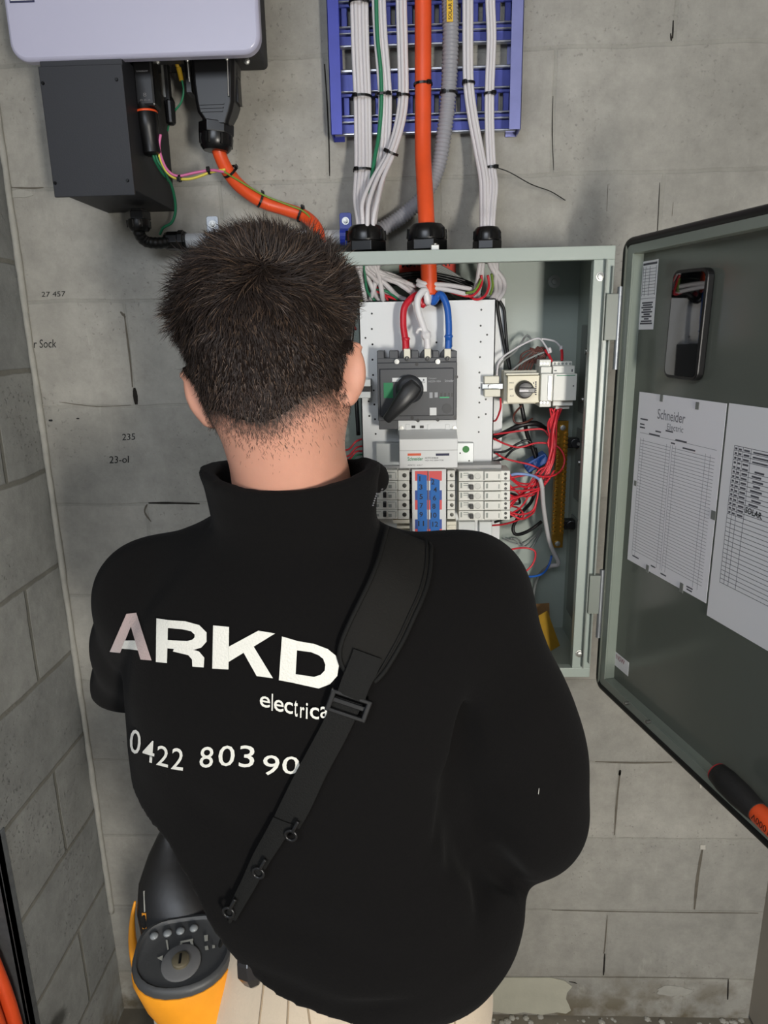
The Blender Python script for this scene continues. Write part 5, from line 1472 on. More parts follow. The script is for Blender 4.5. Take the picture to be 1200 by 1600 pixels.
# head
B.ell(hp_(0, -.006, .022), (.0725, .090, .083), HM, k=.02)
B.ell(hp_(0, -.030, -.018), (.062, .060, .060), HM, k=.03)
B.ell(hp_(0, .032, -.040), (.055, .058, .070), HM, k=.03)
B.ell(hp_(0, .055, -.088), (.026, .024, .022), HM, k=.02)
B.cone(hp_(-.05, .010, -.060), hp_(-.018, .062, -.092), .014, .016, .02); B.cone(hp_(.05, .010, -.060), hp_(.018, .062, -.092), .014, .016, .02)
for sx in (-1, 1):
    B.ell(hp_(sx * .030, .094, -.004), (.014, .012, .011), HM, k=.010, mode='sub')
    B.cone(hp_(sx * .012, .086, .012), hp_(sx * .045, .074, .012), .006, .006, .008)
    B.ell(hp_(sx * .040, .066, -.028), (.018, .014, .014), HM, k=.012)
    B.ell(hp_(sx * .009, .097, -.036), (.007, .008, .006), HM, k=.005)
B.cone(hp_(0, .085, .010), hp_(0, .104, -.030), .006, .010, .008)
B.cone(hp_(-.016, .083, -.058), hp_(.016, .083, -.058), .0055, .0055, .006); B.cone(hp_(-.013, .083, -.067), hp_(.013, .083, -.067), .0065, .0065, .006)
B.cone(hp_(-.020, .092, -.0625), hp_(.020, .092, -.0625), .0012, .0012, .003, 'sub')


def ear(sx, out, size=1.0):
    c = hp_(sx * .0780, -.010, -.034)
    # ear frame: thin axis tilts outwards and back
    R2 = HM @ rotm(math.radians(-sx * out), math.radians(-8), math.radians(sx * 12))
    q = lambda x, y, z: c + R2 @ np.array((x * sx, y, z)) * size
    B.ell(q(.004, -.008, 0), (.0062, .0175 * size, .031 * size), R2, k=.006)
    B.ell(q(.002, -.006, -.024), (.0065, .009, .010), R2, k=.006)
    pr = [q(.008, -.002, .026), q(.010, -.014, .026), q(.011, -.025, .014), q(.010, -.026, -.004), q(.008, -.018, -.020)]
    for a_, b_ in zip(pr[:-1], pr[1:]): B.cone(a_, b_, .0036, .0036, .004)
    B.ell(q(.013, -.007, .000), (.006, .010, .017), R2, k=.005, mode='sub')
    B.ell(q(-.004, .004, -.004), (.010, .008, .018), R2, k=.008)


ear(1, 50, .93); ear(-1, 58, .93)


def hand(W_, E_, palm_n, thumb_s, curl):
    d_ = (W_ - E_); d_ /= np.linalg.norm(d_)
    n_ = np.array(palm_n, float); n_ -= d_ * (n_ @ d_); n_ /= np.linalg.norm(n_)
    s_ = np.cross(d_, n_) * thumb_s
    R2 = np.stack([s_, d_, n_], 1)
    B.cone(W_ - d_ * .01, W_ + d_ * .02, .023, .024, .01)
    B.ell(W_ + d_ * .050, (.037, .045, .0145), R2, k=.010)
    for i, (off, ln) in enumerate(((.028, .066), (.009, .074), (-.010, .069), (-.028, .054))):
        p = W_ + d_ * (.082 - .004 * abs(i - 1)) + s_ * off; a_ = 0.25; dirv = d_
        for kq, fr in enumerate((.45, .32, .25)):
            a_ += curl * (.8, 1.0, .7)[kq]
            v = d_ * math.cos(a_) + n_ * math.sin(a_); q = p + v * ln * fr
            B.cone(p, q, .0082 - .0007 * kq, .0078 - .0007 * kq, .0025); p = q
    p = W_ + d_ * .026 + s_ * .030
    for kq, (ln, ang) in enumerate(((.038, .9), (.028, .45), (.022, .15))):
        v = d_ * math.cos(ang) + s_ * math.sin(ang) * .75 + n_ * .45; v /= np.linalg.norm(v); q = p + v * ln
        B.cone(p, q, .0115 - .0015 * kq, .0102 - .0012 * kq, .005 if kq == 0 else .0025); p = q


hand(W_R, E_R, (-.5, .2, -1), -1, .55)
hand(W_L, E_L, (.5, .2, -1), 1, .5)
body, BV, BQ = sdf_obj('body', B, [m_skin, m_scalp], person)
for sx in (-1, 1):
    c = hp_(sx * .030, .077, -.004)
    ec_ = Vector(hp_(sx * .030, .0885, -.005)); ey_ = Vector(HM @ np.array((0, 1, -.1)))
    obj('iris', MB().lathe(ec_ - ey_ * .002, ey_, [(0, .0055), (.0032, .0052), (.0036, .002)], 16), mat('dark iris', (30, 22, 18), .15), person, smooth_=True)
    obj('eye', MB().lathe(Vector(c) - Vector(HM @ np.array((0, 1, 0))) * .011, Vector(HM @ np.array((0, 1, 0))), [(.0, .003), (.003, .0085), (.011, .0112), (.019, .0085), (.021, .005), (.022, .001)], 16), mat('eye white', (232, 228, 222), .2), person, smooth_=True)
    obj('eyebrow', MB().tube([hp_(sx * .012, .096, .018), hp_(sx * .030, .0925, .022), hp_(sx * .047, .080, .017)], .003, n=6), m_scalp, person, smooth_=True)

# ---- hair
m_hair = mat('dark brown hair', (40, 31, 27), .62, spec=.35)
m_hair2 = mat('lighter brown hair', (84, 66, 52), .5, spec=.5)
m_stub = mat('neck stubble', (70, 54, 46), .7)


def sst(x, a, b): t_ = np.clip((x - a) / (b - a), 0, 1); return t_ * t_ * (3 - 2 * t_)


def loc(X, Y, Z):
    x, y, z = X - HC[0], Y - HC[1], Z - HC[2]
    return (HM[0, 0] * x + HM[1, 0] * y + HM[2, 0] * z, HM[0, 1] * x + HM[1, 1] * y + HM[2, 1] * z, HM[0, 2] * x + HM[1, 2] * y + HM[2, 2] * z)


def elf(x, y, z, c, r):
    u, v, w_ = (x - c[0]) / r[0], (y - c[1]) / r[1], (z - c[2]) / r[2]
    q = np.sqrt(u * u + v * v + w_ * w_); return q * (q - 1) / (np.sqrt((u / r[0]) ** 2 + (v / r[1]) ** 2 + (w_ / r[2]) ** 2) + 1e-6)


def hairline(x, y, z):
    """>0 where hair grows (metres inside the hairline)"""
    nape = z + .078 + .010 * np.cos(x * 55) - .15 * np.maximum(np.abs(x) - .045, 0)
    front = np.where(z > .055, .085 - y, np.where(z > .0, .048 + (z - .0) * .55 - y, .022 - y))
    earc = np.sqrt((y - .002) ** 2 + (z + .034) ** 2) - .026
    earc = np.where((np.abs(x) > .05) & (y > -.03), earc, .02)
    return np.minimum(np.minimum(nape, front), earc)


def capf(X, Y, Z, f_):
    x, y, z = loc(X, Y, Z)
    t_ = .0012 + .0065 * sst(z, -.045, .01) + .006 * sst(z, -.005, .06)
    n1 = np.sin(x * 210 + 3 * np.sin(z * 130)) * np.sin(z * 170 + 2 * np.sin(y * 150 + x * 60)) * np.sin(y * 190 + 1.7 * np.sin(x * 120))
    n2 = np.sin(x * 480 + 3 * np.sin(z * 310)) * np.sin(z * 420 + y * 200)
    t_ = t_ + (.0045 * n1 + .0016 * n2) * sst(z, -.03, .05) * 1.0
    inside = hairline(x, y, z)
    return f_ - t_ * np.clip((inside - .012) / .03, 0, 1) + np.where(inside < .012, .02, 0)


Hf = Field.__new__(Field); sl_, hX, hY, hZ = B.sl(HC - .13, HC + .13)
Hf.h = B.h; Hf.ax = [B.ax[i][sl_[i]] for i in range(3)]; Hf.lo = np.array([a_[0] for a_ in Hf.ax])
Hf.F = capf(hX, hY, hZ, B.F[sl_].astype(float)).astype(np.float32)
Hf.F[0] = Hf.F[-1] = 1; Hf.F[:, 0] = Hf.F[:, -1] = 1; Hf.F[:, :, 0] = Hf.F[:, :, -1] = 1
del B, hX, hY, hZ
# shaved skin under the hair shows darker
lx, ly, lz = loc(BV[:, 0], BV[:, 1], BV[:, 2])
off_skull = elf(lx, ly, lz, (0, -.006, .022), (.0725, .090, .083)); off_skull = np.minimum(off_skull, elf(lx, ly, lz, (0, -.030, -.018), (.062, .060, .060)))
hmv = sst(hairline(lx, ly, lz), -.006, .018) * (1 - sst(np.where(np.abs(lx) > .06, off_skull, 0), .003, .007)) * (np.abs(BV[:, 2] - HC[2]) < .14)
at_ = body.data.attributes.new('shaved', 'FLOAT', 'POINT')
if len(body.data.vertices) == len(hmv): at_.data.foreach_set('value', hmv.astype(np.float32))
nt_ = m_skin.node_tree; pb_ = nt_.nodes['Principled BSDF']; src_ = pb_.inputs['Base Color'].links[0].from_socket
an_ = nt_.nodes.new('ShaderNodeAttribute'); an_.attribute_name = 'shaved'
ns_ = nt_.nodes.new('ShaderNodeTexNoise'); ns_.inputs['Scale'].default_value = 700
mm_ = nt_.nodes.new('ShaderNodeMath'); mm_.operation = 'MULTIPLY_ADD'; nt_.links.new(ns_.outputs[0], mm_.inputs[0]); mm_.inputs[1].default_value = .9; mm_.inputs[2].default_value = .45
m2_ = nt_.nodes.new('ShaderNodeMath'); m2_.operation = 'MULTIPLY'; m2_.use_clamp = True; nt_.links.new(mm_.outputs[0], m2_.inputs[0]); nt_.links.new(an_.outputs['Fac'], m2_.inputs[1])
mx_ = nt_.nodes.new('ShaderNodeMix'); mx_.data_type = 'RGBA'; nt_.links.new(m2_.outputs[0], mx_.inputs[0]); nt_.links.new(src_, mx_.inputs[6]); mx_.inputs[7].default_value = (*lin((58, 44, 38)), 1)
nt_.links.new(mx_.outputs[2], pb_.inputs['Base Color'])
cap, HV, HQ = sdf_obj('hair', Hf, mat('dense dark hair', (27, 21, 18), .95, spec=.05, bump=(260, .9)), person)
capb = BVHTree.FromPolygons([tuple(v) for v in HV], [tuple(int(i) for i in f) for f in HQ])
bodyb = BVHTree.FromPolygons([tuple(v) for v in BV], [tuple(int(i) for i in f) for f in BQ])
rr = random.Random(11)
HMm = Matrix(HM.tolist()); HCv = Vector(HC)
crown = Vector((.020, -.075, .050)).normalized()


def strands(n, kind):
    V = []; Fs = []; MI = []
    made = 0; tries = 0
    while made < n and tries < n * 14:
        tries += 1
        u = rr.uniform(-1, 1); ph_ = rr.uniform(0, 2 * PI); r_ = math.sqrt(1 - u * u)
        dl = Vector((r_ * math.cos(ph_), r_ * math.sin(ph_), u))
        if dl.y > .75: continue
        if kind == 'stub' and (u > -.1 or dl.y > .3): continue
        dw = HMm @ dl
        h = (bodyb if kind == 'stub' else capb).ray_cast(HCv + dw * .30 + (Vector((0, 0, -.03)) if kind == 'stub' else Vector((0, 0, 0))), -dw)
        if h[0] is None: continue
        p = h[0]; lp = HMm.transposed() @ (p - HCv)
        hl_ = float(hairline(np.array(lp.x), np.array(lp.y), np.array(lp.z)))
        nw = h[1] if h[1].dot(dw) > 0 else -h[1]
        up_ = sst(lp.z, -.02, .06)
        if kind == 'stub':
            if not (-.030 < hl_ < .034) or lp.z > -.02: continue
            if rr.random() > math.exp(-abs(min(hl_ - .006, 0)) / .008): continue
            if abs(lp.x) > .070: continue
        elif hl_ < .012: continue
        # flow: away from the crown, falling down the back
        fl = (lp.normalized() - crown * lp.normalized().dot(crown))
        fl = fl.normalized() if fl.length > .05 else Vector((rr.uniform(-1, 1), rr.uniform(-1, 1), 0))
        sw = math.sin(lp.x * 90 + 3 * math.sin(lp.z * 60)) * math.cos(lp.z * 80 + lp.y * 70)
        tang = crown.cross(fl) * (sw * 1.1 + .35)
        fw_ = HMm @ (fl + tang)
        fw_ = (fw_ - nw * fw_.dot(nw)); fw_ = fw_.normalized() if fw_.length > 1e-4 else fw_
        down = Vector((0, 0, -1)); down = (down - nw * down.dot(nw))
        if kind == 'stub': ln = rr.uniform(.003, .007); lift = .35; dirv = (down * .7 + Vector((rr.uniform(-1, 1), 0, 0)) * .55 + fw_ * .1)
        else:
            ln = (.0075 + .0145 * up_) * rr.uniform(.6, 1.25); lift = .26 + .14 * up_ + rr.uniform(-.10, .16)
            dirv = fw_ * (.35 + .65 * up_) + down * (1 - up_) * .9 + Vector((rr.gauss(0, 1), rr.gauss(0, 1), rr.gauss(0, 1))) * .22
        dirv = dirv.normalized() if dirv.length > 1e-5 else nw
        nsg = 3; w0 = .00042 if kind == 'stub' else rr.uniform(.0005, .0009)
        side = dirv.cross(nw).normalized(); side = (side + nw * rr.uniform(-.6, .6)).normalized()
        curl_ = Vector((rr.gauss(0, 1), rr.gauss(0, 1), rr.gauss(0, 1))) * .25
        q = p - nw * .001; b0 = len(V); d_ = (dirv * (1 - lift) + nw * lift).normalized()
        for i in range(nsg):
            ww = w0 * (1 - i / nsg * .6)
            V.append(q - side * ww / 2); V.append(q + side * ww / 2)
            q = q + d_ * ln / nsg; d_ = (d_ + (dirv - nw * .25 + curl_) * .30).normalized()
        V.append(q)
        for i in range(nsg - 1): Fs.append((b0 + 2 * i, b0 + 2 * i + 1, b0 + 2 * i + 3, b0 + 2 * i + 2))
        Fs.append((b0 + 2 * nsg - 2, b0 + 2 * nsg - 1, b0 + 2 * nsg))
        mi = 1 if rr.random() < (.16 if kind != 'stub' else 0) else 0
        MI += [mi] * nsg
        made += 1
    mb = MB(); mb.v = V; mb.f = Fs; mb.m = MI
    return mb


ho = obj('loose_strands', strands(42000, 'top'), [m_hair, m_hair2], cap, kind='stuff')
so = obj('nape_stubble', strands(9000, 'stub'), [m_stub, m_hair2], cap, kind='stuff')

# ---- jacket
J = Field((-.74, -.90, .90), (-.02, -.29, 1.56), .0042)
lev = np.array([  # z, xc, yc, a, b
    (.90, -.330, -.690, .165, .110),
    (.955, -.332, -.692, .172, .118),
    (.985, -.337, -.690, .190, .131),
    (1.02, -.345, -.688, .1930, .136),
    (1.07, -.368, -.680, .198, .133),
    (1.12, -.386, -.668, .197, .127),
    (1.20, -.394, -.650, .198, .124),
    (1.28, -.395, -.632, .203, .115),
    (1.35, -.385, -.620, .180, .103),
    (1.40, -.388, -.624, .140, .088),
    (1.44, -.387, -.636, .090, .072),
    (1.475, -.382, -.645, .070, .060)])


def torso(X, Y, Z):
    z = Z[0, 0, :]
    xc, yc, a, b = (np.interp(z, lev[:, 0], lev[:, i]) for i in (1, 2, 3, 4))
    # soften the interpolation
    th = math.radians(-11); ct_, st_ = math.cos(th), math.sin(th)
    dx = X - xc; dy = Y - yc
    u = (dx * ct_ + dy * st_) / a; v = (-dx * st_ + dy * ct_) / b
    q = (np.abs(u) ** 2.35 + np.abs(v) ** 2.35) ** (1 / 2.35)
    d_ = (q - 1) * np.minimum(a, b) * 1.05
    return np.maximum(d_, Z - 1.477)


J.op((-.74, -.9, .9), (-.02, -.29, 1.50), torso, .012)
# shoulders, sleeves
J.cone((-.41, -.632, 1.425), S_L + (.0, .0, .0), .052, .064, .03); J.cone((-.345, -.640, 1.402), S_R, .046, .068, .03)
J.cone(S_L, (S_L + E_L) / 2, .066, .066, .03); J.cone((S_L + E_L) / 2, E_L, .066, .062, .02)
J.cone(E_L, W_L, .060, .040, .02)
MR = (-.155, -.640, 1.225)
J.cone(S_R, MR, .069, .074, .03); J.cone(MR, E_R, .074, .074, .02); J.cone(E_R, W_R, .072, .040, .02)
J.ell((-.118, -.650, 1.165), (.057, .060, .075), k=.03)
# back fullness and lower pouch
J.ell((-.382, -.700, 1.30), (.165, .060, .13), k=.06)
J.ell((-.20, -.69, 1.015), (.062, .07, .05), k=.04)
# collar: a standing tube
CC = (-.3815, -.654)


def collar(X, Y, Z):
    t_ = np.clip((Z - 1.45) / .07, 0, 1)
    a = .084 + .006 * t_; b = .070 + .002 * t_
    xc = CC[0] - .001 * t_; yc = CC[1] - .008 * t_
    q = np.sqrt(((X - xc) / a) ** 2 + ((Y - yc) / b) ** 2)
    d_ = (q - 1) * .078
    top = 1.508 + .012 * ((X - xc) / .09) ** 2 + .03 * (Y - yc)
    return np.maximum(np.abs(d_ + .0045) - .0058 - .0020 * np.exp(-((Z - top + .006) / .008) ** 2), np.maximum(Z - top, 1.43 - Z))


J.op((-.50, -.76, 1.42), (-.26, -.54, 1.54), collar, .010)
# right front corner of the collar folds outwards
J.ell((-.298, -.605, 1.492), (.009, .030, .019), rotm(math.radians(-28), math.radians(-20), 0), k=.012)
# neck opening


def neckhole(X, Y, Z):
    q = np.sqrt(((X - CC[0]) / .0745) ** 2 + ((Y - CC[1] + .004) / .0625) ** 2)
    return np.maximum((q - 1) * .068, 1.462 - Z)


J.op((-.50, -.76, 1.45), (-.26, -.54, 1.56), neckhole, .004, mode='sub')
# seam line where the collar is sewn on
for k_ in range(26):
    an = PI + PI * k_ / 26; an2 = PI + PI * (k_ + 1) / 26
    f_ = lambda t: (CC[0] + .094 * math.cos(t), CC[1] + .002 + .080 * math.sin(t), 1.456 - .004 * math.sin(t))
    J.crease(f_(an), f_(an2), .0045, .0045)
# creases and folds
cr = [((-.212, -.71, 1.28), (-.212, -.725, 1.17), .016, .022), ((-.215, -.735, 1.19), (-.19, -.73, 1.09), .022, .040), ((-.175, -.72, 1.09), (-.145, -.70, 1.045), .018, .024),
      ((-.21, -.735, 1.18), (-.27, -.77, 1.12), .013, .007), ((-.20, -.735, 1.15), (-.30, -.80, 1.02), .014, .007), ((-.18, -.74, 1.09), (-.24, -.80, 1.00), .013, .007),
      ((-.575, -.63, 1.30), (-.58, -.62, 1.17), .016, .012), ((-.56, -.66, 1.17), (-.48, -.75, 1.10), .014, .006), ((-.55, -.68, 1.12), (-.46, -.77, 1.04), .014, .006),
      ((-.44, -.80, 1.03), (-.33, -.83, 1.01), .012, .006), ((-.34, -.83, 1.005), (-.24, -.81, 1.02), .010, .007), ((-.40, -.80, 1.09), (-.28, -.82, 1.06), .018, .004),
      ((-.235, -.70, 1.38), (-.215, -.70, 1.26), .012, .004), ((-.30, -.74, 1.42), (-.24, -.72, 1.33), .016, .003),
      ((-.15, -.71, 1.18), (-.10, -.70, 1.14), .014, .004), ((-.16, -.71, 1.13), (-.10, -.69, 1.08), .014, .005), ((-.50, -.76, 1.20), (-.42, -.78, 1.16), .016, .003)]
for a_, b_, r_, d_ in cr: J.crease(a_, b_, r_, d_)


def hemcut(X, Y, Z):
    return np.interp(X, [-.60, -.52, -.49, -.465, -.440, -.415, -.387, -.31, -.25, -.16, -.10], [1.17, 1.135, 1.100, 1.060, 1.030, 1.012, .998, .978, .967, .962, .985]) - Z


J.op((-.74, -.9, .88), (-.02, -.29, 1.20), hemcut, mode='max')
# cuffs end at the wrists
for W_, E_ in ((W_R, E_R), (W_L, E_L)):
    d_ = (W_ - E_) / np.linalg.norm(W_ - E_); c_ = W_ + d_ * .005
    J.op(c_ - .055, c_ + .055, lambda X, Y, Z: np.minimum((X - c_[0]) * d_[0] + (Y - c_[1]) * d_[1] + (Z - c_[2]) * d_[2], 1) - .0, mode='max') if False else None
jack, JV, JQ = sdf_obj('jacket', J, m_jack, person)
del J
sm = jack.modifiers.new('smooth', 'SMOOTH'); sm.factor = .5; sm.iterations = 5
bpy.context.view_layer.update()
jm_ = bpy.data.meshes.new_from_object(jack.evaluated_get(bpy.context.evaluated_depsgraph_get()))
bvh = BVHTree.FromPolygons([v.co + WL[jack.name] for v in jm_.vertices], [tuple(p.vertices) for p in jm_.polygons])
bpy.data.meshes.remove(jm_)

# ---- trousers and boots
T = Field((-.62, -.92, .02), (-.10, -.45, 1.02), .0075)
T.ell((-.345, -.690, .90), (.168, .118, .13), k=.03)
for sx, hx, fx_ in ((1, -.265, -.235), (-1, -.435, -.47)):
    T.cone((hx, -.690, .86), (hx + sx * .012, -.67, .50), .098, .074, .03); T.cone((hx + sx * .012, -.67, .50), (fx_, -.69, .10), .074, .066, .02)
T.crease((-.35, -.80, .98), (-.35, -.80, .78), .010, .010)
trou, TV, TQ = sdf_obj('trousers', T, m_trou, person)
del T
tbvh = BVHTree.FromPolygons([tuple(v) for v in TV], [tuple(int(i) for i in f) for f in TQ])
mbp = MB()
for (a, b_, c_, d) in ((414, 1535, 405, 1600), (452, 1553, 449, 1600), (478, 1567, 486, 1610), (706, 1575, 712, 1610)):
    pp_ = [tbvh.ray_cast(CAM, ray(a + (c_ - a) * i_ / 6, b_ - 12 + (d - b_ + 12) * i_ / 6).normalized())[0] for i_ in range(7)]
    pp_ = [p for p in pp_ if p is not None]
    if len(pp_) > 2: mbp.tube(pp_, .0012, n=6)
obj('pocket_seam', mbp, mat('seam thread', (150, 132, 108), .8), trou, smooth_=True)
for sx, fx_ in ((1, -.235), (-1, -.47)):
    bt = Field((fx_ - .07, -.78, -.005), (fx_ + .07, -.45, .15), .005)
    bt.cone((fx_, -.69, .12), (fx_, -.69, .05), .052, .048, .01); bt.ell((fx_ + sx * .008, -.62, .045), (.045, .12, .042), k=.03)
    bt.op((fx_ - .08, -.80, -.01), (fx_ + .08, -.44, .16), lambda X, Y, Z: .004 - Z, mode='max')
    sdf_obj('boot', bt, mat('brown leather', (72, 52, 38), .6), person)


def hit(px, py, off=0.0):
    d_ = ray(px, py).normalized(); h = bvh.ray_cast(CAM, d_)
    if h[0] is None: return None, None
    n_ = h[1] if h[1].dot(d_) < 0 else -h[1]
    return h[0] + n_ * off, n_


# embroidery on the jacket's back
m_thread = mat('white embroidery thread', (226, 224, 214), .45, bump=(500, .5), sheen=.4)
m_threadp = mat('rose grey embroidery thread', (182, 158, 154), .4, bump=(500, .5), sheen=.4)


def on_jacket(polys, m_, name, off=.0016, par=None):
    """polys: outlines in photo pixels, laid on the cloth as thin stitched patches"""
    bm = bmesh.new()
    for ip, (P, Fs) in enumerate(polys):
        vs = [bm.verts.new((x, y, ip * .01)) for x, y in P]
        for f in Fs:
            try: bm.faces.new([vs[i] for i in f])
            except Exception: pass
    bmesh.ops.triangulate(bm, faces=bm.faces)
    for _ in range(4):
        es = [e for e in bm.edges if e.calc_length() > 7]
        if not es: break
        bmesh.ops.subdivide_edges(bm, edges=es, cuts=1)
        bmesh.ops.triangulate(bm, faces=bm.faces)
    bm.verts.ensure_lookup_table()
    V = []; last = Vector((0, 0, 0))
    for v in bm.verts:
        p, n_ = hit(v.co.x, v.co.y, off + v.co.z * .03)
        V.append(p if p is not None else last); last = V[-1]
    Fs = [tuple(v.index for v in f.verts) for f in bm.faces]
    bm.verts.index_update(); Fs = [tuple(v.index for v in f.verts) for f in bm.faces]
    bm.free()
    o = obj(name, MB().add(V, Fs), m_, par if par is not None else jack, smooth_=True)
    return o


def quadtxt(ch, tl, tr, bl, br, bold=0.0):
    V, Fs = text_geo(ch, bold)
    out = []
    for x, y in V:
        top = (tl[0] + (tr[0] - tl[0]) * x, tl[1] + (tr[1] - tl[1]) * x); bot = (bl[0] + (br[0] - bl[0]) * x, bl[1] + (br[1] - bl[1]) * x)
        out.append((bot[0] + (top[0] - bot[0]) * y, bot[1] + (top[1] - bot[1]) * y))
    return out, Fs


def strip(outer, inner):
    n = len(outer); return list(outer) + list(inner), [(i, i + 1, n + i + 1, n + i) for i in range(n - 1)]


# crop scale 570/1200 from (130,700)
K = lambda pts: [(130 + x * .475, 700 + y * .475) for x, y in pts]
A_legs = [(K([(146, 545), (180, 543), (126, 672), (91, 668)]), [(0, 1, 2, 3)]), (K([(150, 545), (180, 543), (230, 698), (194, 695)]), [(0, 1, 2, 3)])]
A_bar = [(K([(142, 632), (178, 634), (188, 666), (130, 658)]), [(0, 1, 2, 3)])]
R_ = [(K([(245, 561), (283, 566), (279, 706), (243, 703)]), [(0, 1, 2, 3)]),
      strip(K([(283, 566), (340, 570), (385, 582), (409, 606), (409, 636), (392, 655), (370, 662), (300, 660), (281, 658)]),
            K([(282, 592), (330, 596), (358, 602), (370, 613), (370, 622), (362, 630), (345, 634), (300, 632), (281, 631)])),
      (K([(305, 655), (352, 658), (385, 668), (402, 688), (400, 720), (363, 717), (362, 694), (350, 680), (300, 668)]), [(0, 1, 2, 3, 4, 5, 6, 7, 8)])]
K_ = [(K([(430, 583), (482, 588), (480, 727), (427, 724)]), [(0, 1, 2, 3)]),
      (K([(482, 652), (578, 600), (633, 609), (481, 702)]), [(0, 1, 2, 3)]),
      (K([(518, 650), (556, 640), (626, 755), (573, 748)]), [(0, 1, 2, 3)])]
D_ = [(K([(655, 619), (706, 634), (698, 772), (645, 762)]), [(0, 1, 2, 3)]),
      strip(K([(706, 634), (760, 643), (805, 660), (832, 682), (841, 715), (836, 748), (812, 775), (775, 789), (698, 772)]),
            K([(704, 664), (750, 670), (775, 680), (790, 692), (797, 712), (795, 730), (782, 744), (760, 751), (700, 742)]))]
on_jacket(A_legs, m_threadp, 'embroidered_letter'); on_jacket(A_bar, m_thread, 'letter_crossbar', off=.0018)
for g_ in (R_, K_, D_): on_jacket(g_, m_thread, 'embroidered_letter')
el = [('e', 583, 815, 617, 851), ('l', 622, 806, 626, 862), ('e', 630, 826, 662, 864), ('c', 664, 832, 692, 870), ('t', 696, 826, 708, 880), ('r', 716, 848, 730, 884), ('i', 735, 834, 741, 886), ('c', 748, 848, 778, 886), ('a', 782, 846, 808, 884)]
pl = []
for ch, x0, y0, x1, y1 in el:
    s_ = .19 * (x1 - x0)
    pl.append(quadtxt(ch, *K([(x0, y0 - s_ / 2), (x1, y0 + s_ / 2), (x0 - 1, y1 - s_ / 2), (x1 - 1, y1 + s_ / 2)]), bold=.008))
on_jacket(pl, m_thread, 'embroidered_word')
ph_ = [('0', 158, 925, 193, 1004, .3), ('4', 200, 958, 238, 1030, .3), ('2', 246, 978, 284, 1044, .25), ('2', 294, 985, 333, 1056, .15), ('8', 386, 980, 430, 1049, 0), ('0', 447, 976, 500, 1044, 0), ('3', 515, 976, 565, 1048, .05),
      ('9', 592, 1008, 646, 1074, .05), ('0', 656, 1012, 712, 1070, .05)]
pl = []
for ch, x0, y0, x1, y1, sl in ph_:
    s_ = sl * (x1 - x0)
    pl.append(quadtxt(ch, *K([(x0 + 3, y0 - s_ / 2), (x1 + 3, y0 + s_ / 2), (x0 - 2, y1 - s_ / 2), (x1 - 2, y1 + s_ / 2)]), bold=.004))
for g_ in pl: on_jacket([g_], m_thread, 'embroidered_digit')
for a, b_ in (((842, 1231), (841, 1240)),):
    p0, _ = hit(*a, .001); p1, _ = hit(*b_, .001)
    if p0 and p1: obj('lint_fleck', MB().tube([p0, p1], .0003, n=5, sub=1), m_thread, jack)

# zip teeth on the open collar corner
zt = MB()
for i in range(9):
    p_, n_ = hit(597 - i * 1.1, 764 + i * 3.6, .0)
    if p_ is None: p_, n_ = hit(590 - i * 1.1, 764 + i * 3.6, .0)
    if p_ is not None: zt.obox(p_, Vector((1, 0, 0)), Vector((0, 1, 0)), Vector((0, 0, 1)), (-.0012, -.0012, -.0007), (.0012, .0012, .0007))
if zt.v: obj('zip_teeth', zt, mat('grey zip teeth', (120, 120, 122), .3, .6), jack)

# ------------------------------------------------------------------ the shoulder strap and the yellow instrument it carries
m_strap = mat('black strap webbing', (15, 15, 14), .8, bump=(600, .3), spec=.25)
m_pad = mat('black padded strap', (25, 24, 22), .85, bump=(500, .25), spec=.2)
m_bklp = mat('black buckle plastic', (26, 26, 27), .3)
inst = thing('cable_locator', 'yellow and black cable locator hanging at the hip on a black padded shoulder strap', 'instrument', U(290, 1590, -.73))


def band(pairs, nacross, off, thick, front=None, sub=5):
    """strap from left/right edge pixel pairs laid on the jacket, plus free 3-D pairs"""
    Lp = []; Rp = []
    rows = []
    n = len(pairs)
    LL = smooth([(a, b_, 0) for a, b_, _, _ in pairs], sub); RR = smooth([(c_, d, 0) for _, _, c_, d in pairs], sub)
    for l, r in zip(LL, RR):
        row = []
        for j in range(nacross + 1):
            t_ = j / nacross; p, n_ = hit(l.x + (r.x - l.x) * t_, l.y + (r.y - l.y) * t_, off)
            row.append(p)
        if any(p is None for p in row):
            ok = [p for p in row if p is not None]
            if not ok: continue
            row = [p if p is not None else ok[0] for p in row]
        rows.append(row)
    if front: rows = front[::-1] + rows
    return rows


